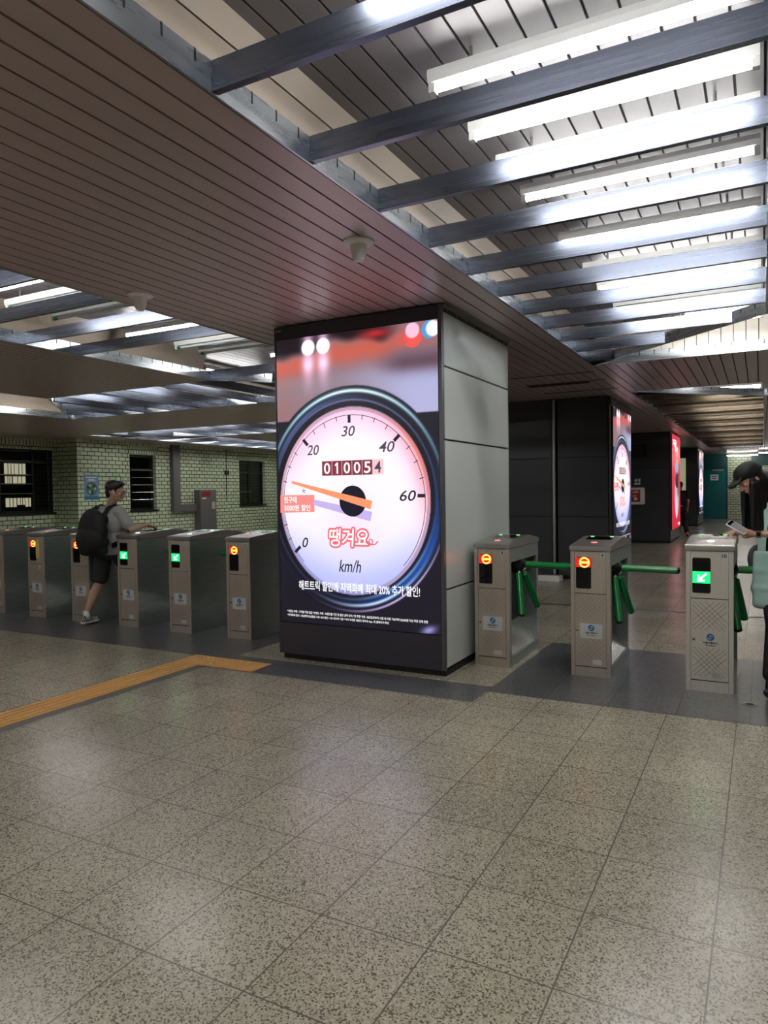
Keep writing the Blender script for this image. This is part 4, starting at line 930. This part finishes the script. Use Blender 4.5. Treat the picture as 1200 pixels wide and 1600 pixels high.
def shoe(parent, heel, toe, upper, ankle, name='sneaker', sole=M_sole, lift=0.0):
    heel, toe = V(heel), V(toe); d = (toe - heel).normalized(); k = lambda t: heel.lerp(toe, t)
    z = V((0, 0, 1))
    e = blob(name, [('c', k(.10) + z * .052, .036, k(.32) + z * .056, .038), ('c', k(.3) + z * .055, .038, k(.62) + z * .046, .036), ('c', k(.62) + z * .044, .038, k(.93) + z * .036, .030), ('c', k(.12) + z * .06, .036, V(ankle) + z * -.02, .040)], upper, parent, .006, 3)
    s = blob('sole', [('c', k(.06) + z * .018, .018, k(.06) + z * .019 + V((.018, 0, 0)), .018), ('e', tuple(k(.12) + z * .02), (.038, .045, .020), tuple(d)), ('e', tuple(k(.5) + z * .02), (.040, .13, .019), tuple(d)), ('e', tuple(k(.78) + z * .021), (.046, .075, .020), tuple(d))], sole, None, .005, 2)
    s.parent = e; s.location = -e.location - parent.location
    return e
shoe(man, (-7.135, 5.72, .012), (-7.175, 5.99, .004), CHK, anL)
shoe(man, (-6.935, 6.40, .0), (-6.925, 6.67, .0), CHK, anR)
for a_ in (anL, anR): blob('sock', [('c', a_ + V((0, 0, -.02)), .043, a_ + V((0, .005, .022)), .039)], M_paint, man, .006, 2)
# backpack: rests on his back
bp = empty('backpack', (-7.03, 5.85, .88), 'plain black backpack worn by the man in the grey T-shirt', 'backpack')
BK = noisy('black_nylon', (.035, .035, .038), .75, 0, (60, 60, 60), .3)
blob('main_compartment', [('e', (-7.0, 5.80, 1.12), (.21, .125, .28)), ('e', (-7.0, 5.76, 1.02), (.21, .12, .19)), ('c', V((-7.14, 5.80, .90)), .075, V((-6.87, 5.81, .90)), .075), ('c', V((-7.09, 5.82, 1.26)), .085, V((-6.90, 5.84, 1.26)), .085), ('c', V((-7.17, 5.81, 1.0)), .065, V((-6.84, 5.82, 1.0)), .065)], BK, bp, .009, 5)
def strap(name, pts, w, t, m, parent, nrm):
    b = MB(); pts = [V(p) for p in pts]
    for i in range(len(pts) - 1):
        d = (pts[i + 1] - pts[i]).normalized(); s_ = d.cross(V(nrm[i])).normalized() * w / 2; n_ = s_.cross(d).normalized() * t / 2
        P8 = [p + a * s_ + c * n_ for p in (pts[i] - d * .004, pts[i + 1] + d * .004) for a, c in ((-1, -1), (1, -1), (1, 1), (-1, 1))]
        b.add(P8, [(0, 1, 2, 3), (7, 6, 5, 4), (0, 4, 5, 1), (1, 5, 6, 2), (2, 6, 7, 3), (3, 7, 4, 0)], m)
    return keep(b.build(name), parent)
for sx, sp in ((-6.865, 1), (-7.09, -1)):
    strap('shoulder_strap', [(sx - .03 * sp, 5.87, 1.30), (sx - .01 * sp, 5.92, 1.40), (sx, 6.00, 1.435), (sx, 6.10, 1.40), (sx + .02 * sp, 6.165, 1.28), (sx + .06 * sp, 6.175, 1.12), (sx + .075 * sp, 6.08, 1.0), (sx + .05 * sp, 5.92, .95)], .055, .012, BK, bp, [(0, -1, .3), (0, -.6, .8), (0, 0, 1), (0, .8, .6), (0, 1, 0), (.3 * sp, 1, 0), (sp, .3, 0)])
b = MB(); b.cyl((-7.03, 5.83, 1.39), (-7.0, 5.86, 1.42), .01, BK, n=8); b.cyl((-7.0, 5.86, 1.42), (-6.96, 5.86, 1.39), .01, BK, n=8); keep(b.build('grab_handle'), bp)

# ---- the woman in the black cap
KQ = .945
def q(x, y, z): return V((x * KQ, y * KQ, 1.552 + (z - 1.552) * KQ))
wm = empty('person', (.12, 6.35, 0), 'woman in black cap and black top with long dark hair at the rightmost turnstile', 'person')
wc = q(-.085, 6.62, 1.605); wf = V((-.72, -.46, -.62)); wu = V((-.45, -.2, 1))
wi, WP = head_items(wc, wf, wu, .98)
wn_ = q(.03, 6.74, 1.43); wsR = q(-.065, 6.84, 1.385); wsL = q(.23, 6.62, 1.375)
weR, wwR = q(.02, 6.98, 1.14), q(-.205, 6.80, 1.155); weL, wwL = q(.20, 6.45, 1.17), q(-.055, 6.43, 1.165)
whL, whR = V((.19, 6.34, .87)), V((.06, 6.42, .87)); wkR, wkL = V((.09, 6.08, .50)), V((.20, 6.55, .48)); waR, waL = V((.06, 5.88, .115)), V((.20, 6.86, .12))
wb = wi + [('c', wn_, .046, wc + V((.01, .01, -.05)), .046), ('c', wn_, .045, q(.07, 6.77, 1.28), .085), ('c', wsR, .042, wsL, .042), ('c', q(.08, 6.76, 1.25), .09, V((.12, 6.38, .95)), .10),
           ('c', wsR, .040, weR, .034), ('c', weR, .033, wwR, .022), ('c', wsL, .042, weL, .036), ('c', weL, .035, wwL, .0225), ('c', whR, .08, wkR, .052), ('c', wkR, .050, waR, .034), ('c', whL, .08, wkL, .052), ('c', wkL, .05, waL, .034)]
wb += hand_items(wwR, (-.93, -.28, -.22), (-.15, -.2, .95), .12, .94, -1)
hd = V((-.88, -.1, .15)); wb += hand_items(wwL, hd, (.1, -.75, -.55), .55, .92, -1)
blob('body', wb, SK, wm, .0062, 3)
eyes(WP, .98, wm, wf)
BT = noisy('black_top', (.045, .045, .05), .8, 0, (30, 30, 30), .2)
blob('top', [('c', wsR, .066, wsL, .066), ('c', wsR, .062, wsR.lerp(weR, .62), .056), ('c', wsL, .064, wsL.lerp(weL, .62), .056), ('c', wn_ + V((.01, 0, -.07)), .075, q(.08, 6.76, 1.2), .115), ('c', q(.08, 6.76, 1.2), .12, V((.12, 6.39, .95)), .115)], BT, wm, .008, 4)
TR_ = noisy('black_trousers', (.05, .05, .055), .8, 0, (30, 30, 30), .2)
blob('trousers', [('e', (.125, 6.38, .88), (.15, .115, .11)), ('c', whR, .09, wkR, .072), ('c', wkR, .07, waR + V((0, .02, .05)), .060), ('c', whL, .09, wkL, .072), ('c', wkL, .07, waL + V((0, 0, .04)), .060)], TR_, wm, .008, 4)
P = WP; E_ = lambda x, y, z, a, b_, c_: ('e', tuple(P(x, y, z)), (a, b_, c_), tuple(wf), tuple(wu))
hr = [E_(0, -.03, .04, .085, .095, .085), E_(.06, .005, -.02, .022, .055, .075), E_(-.06, -.01, -.02, .022, .055, .075), E_(0, -.07, -.05, .08, .05, .10)]
for s_, x0 in ((1, .065), (-1, -.065)):
    a = P(x0, .02, -.03); 
    for k, (dx, dy) in enumerate(((-.035, -.02), (.0, 0), (.03, .02))):
        hr.append(('c', a + V((dx * .5, dy, 0)), .030, a + V((.02 + dx, .02 + dy, -.40 + .02 * k)), .014))
hr.append(('c', P(0, -.08, -.05), .07, P(0, -.08, -.05) + V((.05, .06, -.34)), .035))
for t_ in (.15, .35, .5, .65, .85):
    a = P(.065, .0, -.02).lerp(P(-.065, -.03, -.03), t_); hr.append(('c', a + V((.02, .03, 0)), .036, a + V((.03 + .02 * t_, .04, -.40 + .09 * abs(t_ - .5))), .016))
blob('hair', hr, HAIR, wm, .007, 3)
CAP = noisy('black_cap', (.04, .04, .045), .7, 0, (50, 50, 50), .3)
cp = blob('cap', [E_(0, -.01, .075, .092, .106, .068), E_(0, -.03, .05, .094, .10, .05), ('c', P(.05, .085, .062), .010, P(.04, .165, .035), .006), ('c', P(-.05, .085, .062), .010, P(-.04, .165, .035), .006), ('c', P(0, .085, .072), .010, P(0, .185, .045), .006), ('c', P(.04, .165, .035), .006, P(0, .185, .045), .006), ('c', P(-.04, .165, .035), .006, P(0, .185, .045), .006),
           E_(0, .125, .055, .065, .055, .007)], CAP, wm, .006, 3)
b = MB(); c_ = P(0, -.105, .05); b.box(c_.x - .02, c_.x + .04, c_.y - .03, c_.y + .01, c_.z - .012, c_.z + .010, M_paint)
b = MB(); wv = (wwL - weL).normalized(); b.cyl(wwL - wv * .045, wwL - wv * .010, .030, M_rub, n=20); fcn = V((.1, -.9, -.1)); o_ = wwL - wv * .028 + V((0, -.030, 0)); b.box(o_.x - .017, o_.x + .017, o_.y - .008, o_.y + .002, o_.z - .02, o_.z + .02, M_steelb); b.box(o_.x - .014, o_.x + .014, o_.y - .009, o_.y - .007, o_.z - .017, o_.z + .017, M_glossk)
w_ = keep(b.build('wristwatch'), wm); w_['label'] = 'dark wristwatch on the left wrist'
b = MB(); b.box(-.037, .037, -.075, .075, -.004, .004, M_paint); b.box(-.034, .034, -.071, .071, .0035, .0045, mat('phone_face', (.55, .55, .57), .15)); b.box(-.034, .034, .045, .071, .0045, .005, M_glossk); ph = b.build('smartphone', bevel=.002)
ph.location = wwL + V((-.115, -.015, .05)); ph.rotation_euler = (R(35), R(-25), R(60)); tag(ph, 'white smartphone held in the woman\'s left hand', 'phone')
b = MB(); b.box(-.043, .043, -.027, .027, -.0005, .0008, M_glossk); cd = b.build('transit_card'); cd.location = wwR + V((-.12, -.045, -.0)); cd.rotation_euler = (0, 0, R(20)); cd.location.z = 1.1645; tag(cd, 'dark card under the woman\'s right hand on the rightmost turnstile', 'card')
M_mint = noisy('mint_cloth', (.70, .83, .80), .8, 0, (12, 12, 12), .08)
tb = empty('tote_bag', (.05, 6.2, .6), 'pale mint cloth tote bag hanging from the woman\'s shoulder', 'bag')
blob('bag_body', [('c', V((-.03, 6.22, 1.03)), .022, V((.24, 6.10, 1.03)), .022), ('c', V((-.04, 6.21, .76)), .045, V((.25, 6.09, .76)), .045), ('c', V((-.03, 6.21, .90)), .04, V((.24, 6.10, .90)), .04), ('c', V((-.01, 6.20, .64)), .04, V((.23, 6.10, .64)), .04), ('c', V((-.03, 6.22, 1.03)), .022, V((-.01, 6.20, .64)), .04), ('c', V((.24, 6.10, 1.03)), .022, V((.23, 6.10, .64)), .04)] + [('c', V((-.04 + .031 * i, 6.22 - .0133 * i, 1.03)), .024, V((-.03 + .029 * i, 6.20 - .0125 * i, .64)), .04) for i in range(10)], M_mint, tb, .009, 14)
strap('shoulder_strap', [(-.005, 6.20, 1.02), (.0, 6.23, 1.12), (.01, 6.235, 1.24), (.03, 6.25, 1.36), (.06, 6.30, 1.435), (.09, 6.40, 1.43)], .055, .006, M_mint, tb, [(0, -1, 0), (0, -1, 0), (0, -1, .1), (0, -1, .4), (0, -.5, .9), (0, 0, 1)])
sh2 = blob('shoe', [('c', V((.055, 5.84, .05)), .038, V((.045, 5.73, .068)), .036), ('c', V((.045, 5.73, .066)), .036, V((.032, 5.66, .088)), .026), ('c', V((.055, 5.85, .055)), .036, waR, .038)], mat('black_leather', (.03, .03, .035), .3), wm, .006, 3)
blob('shoe', [('c', V((.2, 6.88, .07)), .036, V((.2, 6.76, .05)), .036), ('c', V((.2, 6.76, .05)), .036, V((.2, 6.66, .032)), .028), ('c', V((.2, 6.88, .07)), .036, waL, .038)], MAT['black_leather'], wm, .006, 3)
bag2 = empty('shoulder_bag', (.02, 6.8, .9), 'grey bag showing behind the mint tote bag, at the woman\'s hip', 'bag')
blob('bag_body', [('e', (-.01, 6.62, .95), (.10, .06, .13)), ('c', V((-.06, 6.62, .88)), .045, V((.06, 6.60, .88)), .045)], mat('grey_fabric', (.42, .42, .44), .7), bag2, .009, 3)
# ---- the person walking off behind the red pillar
p3 = empty('person', (-2.28, 24.1, 0), 'person in dark clothes half hidden behind the pillar with the red advert', 'person')
X3, Y3 = -2.27, 24.1
h3, P3 = head_items(V((X3, Y3, 1.60)), V((.2, 1, 0)), V((0, 0, 1)))
blob('body', h3 + [('c', V((X3, Y3, 1.42)), .05, V((X3, Y3, 1.55)), .05), ('c', V((X3 - .17, Y3, 1.37)), .055, V((X3 + .17, Y3, 1.37)), .055), ('c', V((X3, Y3, 1.25)), .12, V((X3, Y3, .95)), .12), ('c', V((X3 + .19, Y3, 1.36)), .05, V((X3 + .23, Y3 - .02, 1.10)), .04), ('c', V((X3 + .23, Y3 - .02, 1.10)), .038, V((X3 + .20, Y3 + .12, .88)), .026), ('c', V((X3 - .19, Y3, 1.36)), .05, V((X3 - .22, Y3, 1.1)), .04), ('c', V((X3 - .22, Y3, 1.1)), .038, V((X3 - .22, Y3 - .1, .86)), .026),
        ('c', V((X3 + .09, Y3, .88)), .085, V((X3 + .12, Y3 + .08, .48)), .06), ('c', V((X3 + .12, Y3 + .08, .48)), .055, V((X3 + .22, Y3 - .22, .12)), .036), ('c', V((X3 - .09, Y3, .88)), .085, V((X3 - .1, Y3 + .2, .48)), .06), ('c', V((X3 - .1, Y3 + .2, .48)), .055, V((X3 - .1, Y3 + .3, .1)), .036)] + hand_items(V((X3 + .20, Y3 + .12, .88)), (0, .2, -1), (1, 0, 0), .3), SK, p3, .009, 3)
blob('shirt', [('c', V((X3 - .18, Y3, 1.36)), .085, V((X3 + .18, Y3, 1.36)), .085), ('e', (X3, Y3, 1.15), (.20, .14, .27)), ('c', V((X3 + .19, Y3, 1.36)), .075, V((X3 + .22, Y3, 1.18)), .06), ('c', V((X3 - .19, Y3, 1.36)), .075, V((X3 - .22, Y3, 1.18)), .06)], BT, p3, .012, 3)
blob('trousers', [('e', (X3, Y3, .88), (.17, .13, .12)), ('c', V((X3 + .09, Y3, .88)), .10, V((X3 + .12, Y3 + .08, .48)), .08), ('c', V((X3 + .12, Y3 + .08, .48)), .08, V((X3 + .20, Y3 - .18, .16)), .07), ('c', V((X3 - .09, Y3, .88)), .10, V((X3 - .1, Y3 + .2, .48)), .08), ('c', V((X3 - .1, Y3 + .2, .48)), .08, V((X3 - .1, Y3 + .28, .14)), .07)], TR_, p3, .012, 3)
blob('hair', [('e', (X3, Y3 - .02, 1.64), (.085, .10, .085))], HAIR, p3, .01, 2)
for (x, y) in ((X3 + .22, Y3 - .26), (X3 - .1, Y3 + .26)): blob('shoe', [('c', V((x, y, .045)), .042, V((x + .02, y + .18, .04)), .036)], MAT['black_leather'], p3, .01, 2)
